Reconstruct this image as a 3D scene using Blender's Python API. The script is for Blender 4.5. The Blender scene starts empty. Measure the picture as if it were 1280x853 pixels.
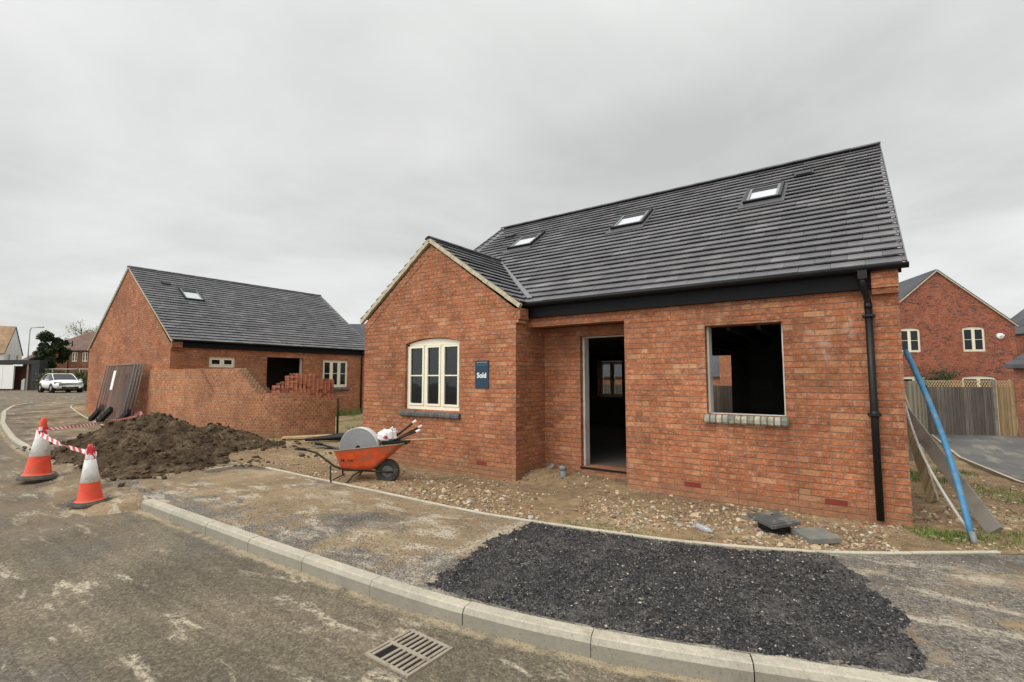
import bpy, math, random
from mathutils import Vector, noise as mnoise
random.seed(7)
R = math.radians
scene = bpy.context.scene
COL = scene.collection

# ------------------------------------------------------------------ node helpers
class NT:
    def __init__(self, name):
        self.m = bpy.data.materials.new(name); self.m.use_nodes = True
        self.t = self.m.node_tree; self.t.nodes.clear()
        self.out = self.t.nodes.new('ShaderNodeOutputMaterial')
        self.b = self.t.nodes.new('ShaderNodeBsdfPrincipled')
        self.t.links.new(self.b.outputs[0], self.out.inputs[0])
        self.b.inputs['Specular IOR Level'].default_value = 0.3
    def n(self, k): return self.t.nodes.new(k)
    def put(self, sock, v):
        if v is None: return
        if isinstance(v, bpy.types.NodeSocket): self.t.links.new(v, sock)
        else:
            if hasattr(sock, 'default_value') and isinstance(v, (tuple, list)) and len(v) == 3 and sock.type == 'RGBA': v = (*v, 1)
            sock.default_value = v
    def math(self, op, a, b=None, c=None, clamp=False):
        n = self.n('ShaderNodeMath'); n.operation = op; n.use_clamp = clamp
        self.put(n.inputs[0], a); self.put(n.inputs[1], b); self.put(n.inputs[2], c); return n.outputs[0]
    def vm(self, op, a, b=None):
        n = self.n('ShaderNodeVectorMath'); n.operation = op
        self.put(n.inputs[0], a); self.put(n.inputs[1], b); return n.outputs[0]
    def obj(self): return self.n('ShaderNodeTexCoord').outputs['Object']
    def geo(self): return self.n('ShaderNodeNewGeometry').outputs['Position']
    def uv(self): return self.n('ShaderNodeUVMap').outputs[0]
    def sep(self, v):
        n = self.n('ShaderNodeSeparateXYZ'); self.put(n.inputs[0], v); return n.outputs
    def comb(self, x, y, z=0.0):
        n = self.n('ShaderNodeCombineXYZ'); self.put(n.inputs[0], x); self.put(n.inputs[1], y); self.put(n.inputs[2], z); return n.outputs[0]
    def scale(self, v, s):
        n = self.n('ShaderNodeMapping'); n.inputs['Scale'].default_value = s if isinstance(s, tuple) else (s, s, s)
        self.put(n.inputs[0], v); return n.outputs[0]
    def rot(self, v, a, s=(1, 1, 1)):
        n = self.n('ShaderNodeMapping'); n.inputs['Rotation'].default_value = (0, 0, a); n.inputs['Scale'].default_value = s
        self.put(n.inputs[0], v); return n.outputs[0]
    def noise(self, v, s, d=4.0, r=0.55, dist=0.0):
        n = self.n('ShaderNodeTexNoise'); self.put(n.inputs['Vector'], v); n.inputs['Scale'].default_value = s
        n.inputs['Detail'].default_value = d; n.inputs['Roughness'].default_value = r; n.inputs['Distortion'].default_value = dist
        return n.outputs[0]
    def vor(self, v, s, feat='F1', rnd=1.0):
        n = self.n('ShaderNodeTexVoronoi'); n.feature = feat; self.put(n.inputs['Vector'], v); n.inputs['Scale'].default_value = s
        n.inputs['Randomness'].default_value = rnd
        return n.outputs
    def white(self, v):
        n = self.n('ShaderNodeTexWhiteNoise'); n.noise_dimensions = '3D'; self.put(n.inputs[0], v); return n.outputs
    def ramp(self, f, stops, interp='LINEAR'):
        n = self.n('ShaderNodeValToRGB'); self.put(n.inputs[0], f); cr = n.color_ramp; cr.interpolation = interp
        while len(cr.elements) < len(stops): cr.elements.new(0.5)
        for e, (p, c) in zip(cr.elements, stops):
            e.position = p; e.color = (*c, 1) if isinstance(c, (tuple, list)) else (c, c, c, 1)
        return n.outputs[0]
    def step(self, f, a, b):
        n = self.n('ShaderNodeMapRange'); n.interpolation_type = 'SMOOTHSTEP'; self.put(n.inputs[0], f)
        self.put(n.inputs[1], a); self.put(n.inputs[2], b); return n.outputs[0]
    def mix(self, f, a, b, mode='MIX'):
        n = self.n('ShaderNodeMix'); n.data_type = 'RGBA'; n.blend_type = mode
        self.put(n.inputs[0], f); self.put(n.inputs[6], a); self.put(n.inputs[7], b); return n.outputs[2]
    def bump(self, h, dist, strength=1.0, normal=None):
        n = self.n('ShaderNodeBump'); n.inputs['Distance'].default_value = dist; n.inputs['Strength'].default_value = strength
        self.put(n.inputs['Height'], h); self.put(n.inputs['Normal'], normal); return n.outputs[0]
    def fin(self, col=None, rough=None, normal=None, metal=None, spec=None):
        self.put(self.b.inputs['Base Color'], col); self.put(self.b.inputs['Roughness'], rough)
        self.put(self.b.inputs['Normal'], normal); self.put(self.b.inputs['Metallic'], metal)
        self.put(self.b.inputs['Specular IOR Level'], spec); return self.m
    def attr(self, name):
        n = self.n('ShaderNodeAttribute'); n.attribute_name = name; return n.outputs

MAT = {}
def plain(name, col, rough=0.6, metal=0.0, var=0.12, scale=9.0, bump=0.0, dirt=None, dirt_amt=0.0, spec=None):
    """a painted / moulded surface with slight mottling and grime"""
    k = NT(name); p = k.obj()
    f = k.noise(p, scale, 5)
    c = k.mix(1.0, col, k.ramp(f, [(0.25, 1 - var), (0.75, 1 + var)]), 'MULTIPLY')
    if dirt:
        d = k.step(k.noise(p, scale * 0.6, 6, 0.65), 0.62 - dirt_amt * .3, 0.72)
        c = k.mix(k.math('MULTIPLY', d, min(1, dirt_amt + .2)), c, dirt)
    r = k.math('ADD', rough - .08, k.math('MULTIPLY', k.noise(p, scale * 2, 3), .16))
    nm = k.bump(k.noise(p, scale * 6, 4), bump) if bump else None
    MAT[name] = k.fin(c, r, nm, metal, spec); return MAT[name]

def brick_mat(name, bw, bh, stops, mortar, mw=0.010, white=0.25, grime=0.25, dark=None):
    k = NT(name); uv = k.uv(); P = k.geo()
    wob = k.math('MULTIPLY', k.math('SUBTRACT', k.noise(k.comb(k.sep(uv)[0], k.sep(uv)[1]), 14, 3), .5), .009)
    u = k.math('ADD', k.sep(uv)[0], wob); v = k.math('ADD', k.sep(uv)[1], k.math('MULTIPLY', wob, .6))
    vr = k.math('DIVIDE', v, bh); row = k.math('FLOOR', vr)
    jit = k.math('MULTIPLY', k.math('SUBTRACT', k.white(k.comb(row, 3.3, 1.0))[0], .5), .08)
    uc = k.math('ADD', k.math('ADD', k.math('DIVIDE', u, bw), k.math('MULTIPLY', row, .5)), jit)
    cell0 = k.math('FLOOR', uc)
    spl = k.math('GREATER_THAN', k.white(k.comb(cell0, row, 12.3))[0], .68 if bw > .2 else 2.0)   # cut bricks
    fr0 = k.math('FRACT', uc); hf = k.math('MULTIPLY', spl, k.math('GREATER_THAN', fr0, .5))
    cell = k.math('ADD', cell0, k.math('MULTIPLY', hf, .5))
    fu = k.math('MULTIPLY', fr0, bw); fv = k.math('MULTIPLY', k.math('FRACT', vr), bh)
    eu = k.math('MINIMUM', fu, k.math('SUBTRACT', bw, fu)); eu = k.math('MINIMUM', eu, k.math('ADD', k.math('ABSOLUTE', k.math('SUBTRACT', fu, bw / 2)), k.math('SUBTRACT', 1.0, spl))); ev = k.math('MINIMUM', fv, k.math('SUBTRACT', bh, fv))
    e = k.math('MINIMUM', eu, ev)
    e = k.math('ADD', e, k.math('MULTIPLY', k.math('SUBTRACT', k.noise(uv, 60, 3), .5), .006))
    br = k.step(e, mw * .35, mw * .8)
    rnd = k.white(k.comb(cell, row, 0.7)); rnd2 = k.white(k.comb(cell, row, 5.1))
    col = k.ramp(rnd[0], stops)
    sp = k.noise(k.comb(u, v), 38, 5, .7); streak = k.noise(k.comb(k.math('MULTIPLY', u, 9), k.math('MULTIPLY', v, 40)), 1.3, 4, .6)
    col = k.mix(1.0, col, k.ramp(sp, [(0.3, .64), (0.7, 1.36)]), 'MULTIPLY')
    col = k.mix(k.math('MULTIPLY', k.step(streak, .48, .66), .55), col, (0.52, 0.25, 0.13))
    pl = k.step(k.noise(k.comb(k.math('MULTIPLY', u, 6), k.math('MULTIPLY', v, 14)), 1.1, 5, .7), .56, .70)
    col = k.mix(k.math('MULTIPLY', pl, .55), col, (0.27, 0.085, 0.045))
    fl = k.step(k.noise(k.comb(u, v), 90, 3, .6), .63, .7)
    col = k.mix(k.math('MULTIPLY', fl, .5), col, (0.13, 0.045, 0.025))
    if dark:
        dk = k.math('GREATER_THAN', k.math('ADD', rnd2[0], k.math('MULTIPLY', k.math('SUBTRACT', k.noise(P, .8, 2), .5), 1.1)), dark)
        col = k.mix(k.math('MULTIPLY', dk, .85), col, (0.065, 0.05, 0.05))
    mo = k.mix(k.noise(uv, 30, 4), mortar, tuple(min(1, c * 1.35) for c in mortar))
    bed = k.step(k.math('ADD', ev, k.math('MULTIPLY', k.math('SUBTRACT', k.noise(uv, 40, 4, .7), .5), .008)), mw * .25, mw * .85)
    mo = k.mix(k.math('MULTIPLY', k.math('SUBTRACT', 1.0, bed), k.math('ADD', .15, k.math('MULTIPLY', k.step(k.noise(P, 3.1, 4, .6), .4, .6), .5))), mo, tuple(c * .45 for c in mortar))  # bed joints darkened in the colour to paint their thin shadow
    brf = k.math('ADD', k.math('MULTIPLY', br, k.step(k.noise(P, 2.3, 4, .6), -.1, .5)), 0.0)
    bl2 = k.noise(k.comb(u, v, 3.0), 16, 5, .65)
    col = k.mix(k.math('MULTIPLY', k.step(bl2, .53, .66), .60), col, (0.58, 0.33, 0.20))
    col = k.mix(k.math('MULTIPLY', k.math('SUBTRACT', 1.0, k.step(bl2, .34, .47)), .60), col, (0.21, 0.070, 0.042))
    col = k.mix(k.math('MAXIMUM', k.math('MINIMUM', br, 1.0), k.math('MULTIPLY', bed, k.math('MULTIPLY', k.step(k.noise(uv, 6, 4, .6), .56, .68), .4))), mo, col)
    # smeared mortar and lime bloom on some bricks
    bl = k.noise(P, 1.1, 5, .6)
    sm = k.math('MULTIPLY', k.step(k.noise(P, 7, 5, .7), .5, .75), k.step(bl, .5, .68))
    col = k.mix(k.math('MULTIPLY', sm, white), col, (0.52, 0.42, 0.34))
    sp2 = k.noise(k.comb(u, v, 9.0), 80, 3, .6)
    col = k.mix(k.math('MULTIPLY', k.step(sp2, .60, .67), .65), col, (0.56, 0.38, 0.24))
    pt = k.noise(P, 2.6, 5, .65)
    col = k.mix(1.0, col, k.ramp(pt, [(0.32, .78), (0.68, 1.18)]), 'MULTIPLY')
    big = k.noise(P, .45, 3, .5)
    col = k.mix(1.0, col, k.ramp(big, [(0.3, 1 - grime), (0.7, 1.12)]), 'MULTIPLY')
    # damp splash band near the soil
    z = k.sep(P)[2]
    dmp = k.math('SUBTRACT', 1.0, k.step(k.math('ADD', z, k.math('MULTIPLY', k.noise(P, 3, 4), .25)), .12, .42))
    col = k.mix(k.math('MULTIPLY', dmp, .45), col, (0.26, 0.17, 0.10))
    h = k.math('ADD', k.math('MULTIPLY', br, .7), k.math('MULTIPLY', k.noise(k.comb(u, v), 70, 4, .7), .45))
    h = k.math('ADD', h, k.math('MULTIPLY', rnd2[0], .35))
    MAT[name] = k.fin(col, k.math('SUBTRACT', .95, k.math('MULTIPLY', sp, .2)), k.bump(h, .009), spec=.2)
    return MAT[name]

ORG = [(0.0, (0.25, 0.082, 0.040)), (0.10, (0.325, 0.112, 0.050)), (0.5, (0.378, 0.124, 0.056)), (0.9, (0.425, 0.160, 0.074)), (1.0, (0.49, 0.245, 0.120))]
brick_mat('red_brick', .225, .075, ORG, (0.27, 0.165, 0.110), white=.6)
brick_mat('garden_wall_brick', .1125, .075, [(a, (b[0] * 1.02, b[1] * 1.06, b[2])) for a, b in ORG], (0.40, 0.26, 0.16), mw=.013, white=.25)
brick_mat('dragwire_brick', .225, .075, [(0.0, (0.22, 0.060, 0.038)), (1.0, (0.33, 0.088, 0.052))], (0.20, 0.10, 0.075), white=.05, dark=.80, grime=.1)
brick_mat('brown_brick', .225, .075, [(0.0, (0.11, 0.035, 0.022)), (1.0, (0.19, 0.06, 0.035))], (0.12, 0.07, 0.05), white=.05)
brick_mat('garage_brick', .225, .075, [(0.0, (0.22, 0.07, 0.045)), (1.0, (0.33, 0.11, 0.065))], (0.24, 0.14, 0.10), white=.1)

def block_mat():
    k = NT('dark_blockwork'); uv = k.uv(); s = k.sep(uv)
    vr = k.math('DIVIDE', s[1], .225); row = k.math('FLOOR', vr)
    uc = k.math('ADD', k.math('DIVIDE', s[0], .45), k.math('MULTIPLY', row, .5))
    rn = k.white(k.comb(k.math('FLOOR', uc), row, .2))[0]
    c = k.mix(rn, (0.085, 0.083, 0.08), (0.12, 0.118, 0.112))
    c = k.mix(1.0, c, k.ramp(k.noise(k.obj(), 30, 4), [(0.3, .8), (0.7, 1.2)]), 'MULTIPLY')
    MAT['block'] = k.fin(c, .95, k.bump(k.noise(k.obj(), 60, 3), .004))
block_mat()

def tile_mat():
    k = NT('slate_tile'); a = k.attr('tint')[2]; p = k.obj()
    c = k.ramp(a, [(0.0, (0.088, 0.085, 0.090)), (0.6, (0.130, 0.127, 0.134)), (1.0, (0.185, 0.18, 0.187))])
    c = k.mix(1.0, c, k.ramp(k.noise(p, 5, 6, .65), [(0.3, .78), (0.7, 1.25)]), 'MULTIPLY')
    st = k.step(k.noise(p, 1.2, 5, .6), .52, .72)
    c = k.mix(k.math('MULTIPLY', st, .3), c, (0.20, 0.19, 0.18))
    MAT['tile'] = k.fin(c, k.math('ADD', .38, k.math('MULTIPLY', k.noise(p, 9, 4), .3)), k.bump(k.noise(p, 45, 4), .003), spec=.5)
tile_mat()
def tile2(name, c0, c1):
    k = NT(name); p = k.geo(); s = k.sep(k.uv())
    rn = k.white(k.comb(k.math('FLOOR', k.math('DIVIDE', s[0], .3)), k.math('FLOOR', k.math('DIVIDE', s[1], .3)), 0.0))[0]
    c = k.mix(rn, c0, c1)
    ed = k.step(k.math('FRACT', k.math('DIVIDE', s[1], .3)), 0.0, .18)
    c = k.mix(1.0, c, k.ramp(k.noise(p, .6, 4), [(0.3, .8), (0.7, 1.15)]), 'MULTIPLY')
    MAT[name] = k.fin(c, .75, k.bump(ed, .03))
tile2('far_slate', (0.075, 0.078, 0.085), (0.10, 0.10, 0.11))
tile2('brown_tile', (0.14, 0.085, 0.065), (0.19, 0.115, 0.09))
tile2('tan_tile', (0.30, 0.19, 0.11), (0.38, 0.25, 0.15))

plain('black_plastic', (0.008, 0.008, 0.009), .42, bump=.0006, spec=.3)
plain('fascia_black', (0.006, 0.006, 0.008), .6, scale=2, spec=.15)
plain('flashing_grey', (0.07, 0.07, 0.075), .5)
plain('cream_frame', (0.80, 0.76, 0.60), .35, var=.05, spec=.5)
plain('white_plastic', (0.78, 0.78, 0.75), .4, var=.05)
plain('cavity_closer', (0.62, 0.62, 0.58), .6, dirt=(0.3, 0.25, 0.2), dirt_amt=.4, scale=4)
plain('lead', (0.20, 0.205, 0.21), .5, metal=.3)
plain('mortar_pale', (0.47, 0.42, 0.30), .9, bump=.004, scale=14, var=.25)
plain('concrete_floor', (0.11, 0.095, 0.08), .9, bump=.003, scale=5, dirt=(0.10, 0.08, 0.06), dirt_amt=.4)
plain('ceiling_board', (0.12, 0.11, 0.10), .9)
plain('sign_navy', (0.018, 0.045, 0.075), .45, var=.08)
plain('sign_white', (0.80, 0.82, 0.82), .5, var=.02)
plain('sign_grey', (0.30, 0.37, 0.42), .5, var=.02)
plain('rubber', (0.016, 0.015, 0.015), .8, bump=.002, dirt=(0.10, 0.08, 0.06), dirt_amt=.15, scale=14, spec=.15)
plain('tyre_grey', (0.055, 0.056, 0.050), .85, bump=.002, dirt=(0.2, 0.17, 0.12), dirt_amt=.4, scale=18)
plain('cone_base_grey', (0.09, 0.085, 0.075), .85, dirt=(0.25, 0.2, 0.14), dirt_amt=.5, scale=10)
plain('cone_orange', (0.72, 0.075, 0.035), .5, var=.18, dirt=(0.33, 0.13, 0.08), dirt_amt=.55, scale=9, bump=.002)
plain('cone_sleeve', (0.74, 0.73, 0.70), .5, dirt=(0.36, 0.31, 0.26), dirt_amt=.55, scale=13, bump=.002)
plain('tub_orange', (0.70, 0.095, 0.028), .5, var=.3, dirt=(0.30, 0.16, 0.10), dirt_amt=.75, scale=10, bump=.003)
plain('tub_inner', (0.30, 0.15, 0.09), .8, dirt=(0.3, 0.27, 0.22), dirt_amt=.7, scale=9)
plain('steel_dark', (0.040, 0.033, 0.030), .6, metal=.4, dirt=(0.15, 0.09, 0.05), dirt_amt=.3, scale=20)
plain('steel_rust', (0.24, 0.20, 0.15), .7, metal=.3, dirt=(0.14, 0.08, 0.04), dirt_amt=.5, scale=20)
plain('galv', (0.26, 0.265, 0.26), .55, metal=.55, var=.15)
plain('frame_grey', (0.17, 0.16, 0.15), .55, metal=.3)
plain('wire_grey', (0.14, 0.125, 0.115), .6, metal=.4)
plain('reel_grey', (0.25, 0.255, 0.265), .65, var=.06, scale=20)
plain('reel_edge', (0.62, 0.62, 0.60), .6, var=.06)
plain('bag_white', (0.78, 0.77, 0.76), .35, var=.06)
plain('bag_red', (0.45, 0.04, 0.04), .4)
plain('wood_tan', (0.50, 0.37, 0.21), .7, dirt=(0.3, 0.2, 0.12), dirt_amt=.3, scale=8)
plain('wood_grey', (0.21, 0.195, 0.165), .85, dirt=(0.10, 0.09, 0.07), dirt_amt=.5, scale=5, bump=.003)
plain('blue_pipe', (0.045, 0.20, 0.37), .5, dirt=(0.22, 0.28, 0.30), dirt_amt=.5, scale=12)
plain('pale_pipe', (0.45, 0.44, 0.40), .6, dirt=(0.2, 0.17, 0.13), dirt_amt=.4)
plain('grey_pipe', (0.20, 0.215, 0.22), .5, dirt=(0.35, 0.30, 0.22), dirt_amt=.3)
plain('slab_grey', (0.17, 0.175, 0.16), .8, bump=.004, scale=14, dirt=(0.30, 0.24, 0.16), dirt_amt=.5)
plain('cover_black', (0.085, 0.09, 0.088), .55, bump=.002, scale=14, dirt=(0.30, 0.27, 0.2), dirt_amt=.5)
plain('terracotta', (0.20, 0.035, 0.022), .8, var=.2, bump=.003)
plain('iron_grate', (0.33, 0.285, 0.22), .75, metal=.1, dirt=(0.14, 0.10, 0.07), dirt_amt=.5, scale=16, bump=.002)
plain('pit_dark', (0.012, 0.011, 0.010), 1.0)
plain('render_white', (0.75, 0.75, 0.72), .8, var=.06, scale=1)
plain('car_white', (0.80, 0.81, 0.82), .22, var=.01, spec=.6)
plain('car_black', (0.014, 0.014, 0.016), .3)
plain('lamp_clear', (0.5, 0.52, 0.55), .15)
plain('alloy', (0.32, 0.33, 0.34), .35, metal=.8)
plain('bark', (0.10, 0.085, 0.065), .9, bump=.01)
plain('frame_dark', (0.022, 0.026, 0.030), .6)
plain('gap_brown', (0.10, 0.035, 0.028), .8)
plain('film_white', (0.52, 0.55, 0.58), .25, var=.04, spec=.6)
plain('brick_loose', (0.40, 0.140, 0.078), .9, var=.35, scale=11, bump=.003, dirt=(0.52, 0.38, 0.27), dirt_amt=.25)
plain('brick_dark', (0.24, 0.080, 0.055), .9, var=.35, scale=11, bump=.003, dirt=(0.12, 0.07, 0.05), dirt_amt=.3)
plain('brick_toothing', (0.26, 0.15, 0.085), .95, var=.3, scale=9, bump=.004)
def glass_mat():
    k = NT('window_glass')
    MAT['glass'] = k.fin((0.010, 0.013, 0.014), .06, k.bump(k.noise(k.obj(), 2.2, 2), .004), spec=.32)
glass_mat()
def clear_glass():
    k = NT('clear_glass'); tr = k.n('ShaderNodeBsdfTransparent'); tr.inputs[0].default_value = (.85, .88, .87, 1); mx_ = k.n('ShaderNodeMixShader'); mx_.inputs[0].default_value = .12
    k.fin((.02, .02, .02), .05); k.t.links.new(tr.outputs[0], mx_.inputs[1]); k.t.links.new(k.b.outputs[0], mx_.inputs[2]); k.t.links.new(mx_.outputs[0], k.out.inputs[0]); MAT['clear_glass'] = k.m
clear_glass()
def curtain():
    k = NT('net_curtain'); s = k.sep(k.obj())
    w = k.math('SINE', k.math('MULTIPLY', s[0], 60)); MAT['curtain'] = k.fin(k.mix(k.math('ADD', .5, k.math('MULTIPLY', w, .5)), (0.3, 0.3, 0.28), (0.5, 0.5, 0.47)), .8)
curtain()
def sill_mat(name, a, b, moss):
    k = NT(name); s = k.sep(k.uv()); c = k.math('FLOOR', k.math('DIVIDE', s[0], .075))
    fr = k.math('FRACT', k.math('DIVIDE', s[0], .075)); e = k.math('MINIMUM', fr, k.math('SUBTRACT', 1.0, fr))
    br = k.step(e, .06, .16); rn = k.white(k.comb(c, .5, .5))[0]
    col = k.mix(rn, a, b); col = k.mix(k.math('MULTIPLY', k.step(k.noise(k.obj(), 13, 5, .7), .45, .65), .7), col, moss)
    col = k.mix(br, (0.12, 0.115, 0.10), col)
    MAT[name] = k.fin(col, .7, k.bump(br, .006), spec=.4)
sill_mat('sill_blue', (0.045, 0.048, 0.055), (0.085, 0.09, 0.095), (0.17, 0.17, 0.16))
sill_mat('sill_mossy', (0.13, 0.14, 0.12), (0.38, 0.36, 0.28), (0.52, 0.45, 0.28))
def fence_mat(name, c0, c1, c2):
    k = NT(name); s = k.sep(k.uv()); b = k.math('FLOOR', k.math('DIVIDE', s[0], .125))
    fr = k.math('FRACT', k.math('DIVIDE', s[0], .125)); rn = k.white(k.comb(b, 1.5, .5))[0]
    col = k.ramp(rn, [(0, c0), (.6, c1), (1, c2)])
    gr = k.noise(k.comb(k.math('MULTIPLY', s[0], 30), k.math('MULTIPLY', s[1], 1.5), b), 1.0, 5, .6)
    col = k.mix(1.0, col, k.ramp(gr, [(0.3, .65), (0.7, 1.3)]), 'MULTIPLY')
    e = k.step(fr, .0, .10); col = k.mix(e, tuple(x * .35 for x in c0), col)
    MAT[name] = k.fin(col, .9, k.bump(k.math('ADD', k.math('MULTIPLY', fr, .6), k.math('MULTIPLY', gr, .2)), .02))
fence_mat('fence_grey', (0.085, 0.072, 0.062), (0.115, 0.097, 0.082), (0.15, 0.127, 0.107))
fence_mat('fence_tan', (0.22, 0.15, 0.08), (0.28, 0.195, 0.105), (0.33, 0.235, 0.13))
fence_mat('fence_green', (0.30, 0.26, 0.16), (0.37, 0.32, 0.20), (0.43, 0.38, 0.25))

# ---- ground materials
def soil_mat():
    k = NT('earth'); p = k.geo()
    a = k.noise(p, .7, 6, .6); b = k.noise(p, 9, 7, .7)
    c = k.ramp(a, [(0.30, (0.16, 0.115, 0.070)), (0.5, (0.25, 0.175, 0.100)), (0.70, (0.38, 0.285, 0.170))])
    c = k.mix(1.0, c, k.ramp(b, [(0.30, .60), (0.70, 1.40)]), 'MULTIPLY')
    v = k.vor(p, 30); st = k.math('MULTIPLY', k.math('SUBTRACT', 1.0, k.step(v[0], .20, .34)), k.step(k.noise(p, 2.5, 4), .44, .56))
    c = k.mix(st, c, k.mix(k.sep(v[1])[0], (0.52, 0.42, 0.30), (0.30, 0.20, 0.12)))
    gs = k.sep(p)
    g = k.math('MULTIPLY', k.step(k.noise(p, 1.6, 6, .7), .50, .62), k.step(gs[1], 7.6, 10.0))
    g = k.math('MULTIPLY', g, k.math('SUBTRACT', 1.0, k.step(gs[0], -9.5, -8.0)))
    c = k.mix(k.math('MULTIPLY', g, .9), c, k.mix(b, (0.10, 0.13, 0.03), (0.22, 0.23, 0.07)))
    h = k.math('ADD', k.math('MULTIPLY', b, .7), k.math('MULTIPLY', st, .35))
    MAT['earth'] = k.fin(c, .97, k.bump(h, .035), spec=.15)
soil_mat()
def farground():
    k = NT('rough_grass'); p = k.geo()
    c = k.ramp(k.noise(p, .12, 7, .65), [(0.35, (0.12, 0.11, 0.055)), (0.5, (0.085, 0.095, 0.035)), (0.65, (0.15, 0.145, 0.06))])
    c = k.mix(1.0, c, k.ramp(k.noise(p, 3, 6, .7), [(0.3, .6), (0.7, 1.4)]), 'MULTIPLY')
    MAT['rough_grass'] = k.fin(c, .95, k.bump(k.noise(p, 2, 5), .25))
farground()
def road_mat():
    k = NT('road_mud_tarmac'); p = k.geo(); d = k.sep(k.uv())[1]
    a = k.noise(p, .8, 6, .6); b = k.noise(p, 26, 6, .75)
    c = k.ramp(a, [(0.32, (0.112, 0.094, 0.066)), (0.5, (0.150, 0.125, 0.088)), (0.68, (0.205, 0.168, 0.115))])
    bl = k.step(k.noise(p, .55, 3, .5), .52, .66)
    c = k.mix(k.math('MULTIPLY', bl, .5), c, (0.125, 0.118, 0.105))
    c = k.mix(1.0, c, k.ramp(b, [(0.30, .72), (0.70, 1.26)]), 'MULTIPLY')
    v2 = k.vor(p, 70); c = k.mix(1.0, c, k.ramp(k.sep(v2[1])[0], [(0, .66), (.7, 1.05), (1, 1.5)]), 'MULTIPLY')
    v = k.vor(p, 95); ag = k.math('SUBTRACT', 1.0, k.step(v[0], .15, .42)); lite = k.step(k.sep(v[1])[0], .78, .86)
    c = k.mix(k.math('MULTIPLY', ag, k.math('MULTIPLY', lite, .5)), c, (0.36, 0.32, 0.25))
    # dried slurry: pale streaks dragged along the driving direction
    q = k.rot(p, R(-12), (1.0, 3.2, 1)); s1 = k.noise(q, 1.5, 7, .62, .4)
    msk = k.step(k.noise(p, .42, 2, .5), .38, .52)
    sl = k.math('MULTIPLY', k.step(s1, .535, .63), msk); sl = k.math('MULTIPLY', sl, k.step(k.math('ADD', k.math('MULTIPLY', b, .5), k.math('MULTIPLY', k.noise(q, 7, 6, .75), .5)), .44, .56))
    tr_ = k.noise(k.rot(p, R(8), (.6, 9, 1)), 1.2, 5, .65)
    c = k.mix(1.0, c, k.ramp(tr_, [(0.3, .80), (0.7, 1.18)]), 'MULTIPLY')
    c = k.mix(k.math('MULTIPLY', sl, .9), c, (0.52, 0.46, 0.34))
    # sandy bedding along the kerb foot
    dn = k.math('ADD', d, k.math('MULTIPLY', k.math('SUBTRACT', k.noise(p, 6, 5, .7), .5), .22))
    sd = k.math('MULTIPLY', k.math('SUBTRACT', 1.0, k.step(dn, .05, .12)), k.step(k.noise(p, 2.2, 4, .6), .3, .5))
    c = k.mix(k.math('MULTIPLY', sd, .85), c, k.mix(b, (0.26, 0.20, 0.12), (0.58, 0.48, 0.32)))
    br = k.math('MULTIPLY', k.step(k.noise(p, .9, 5, .6), .42, .62), k.step(k.math('MULTIPLY', k.sep(p)[0], -1.0), 6.2, 8.5))
    c = k.mix(k.math('MULTIPLY', br, .65), c, k.mix(b, (0.14, 0.095, 0.055), (0.27, 0.20, 0.125)))
    h = k.math('ADD', k.math('MULTIPLY', b, .6), k.math('ADD', k.math('MULTIPLY', ag, .3), k.math('MULTIPLY', sd, .8)))
    MAT['road'] = k.fin(c, k.math('SUBTRACT', .92, k.math('MULTIPLY', bl, .12)), k.bump(h, .010), spec=.25)
road_mat()
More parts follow.
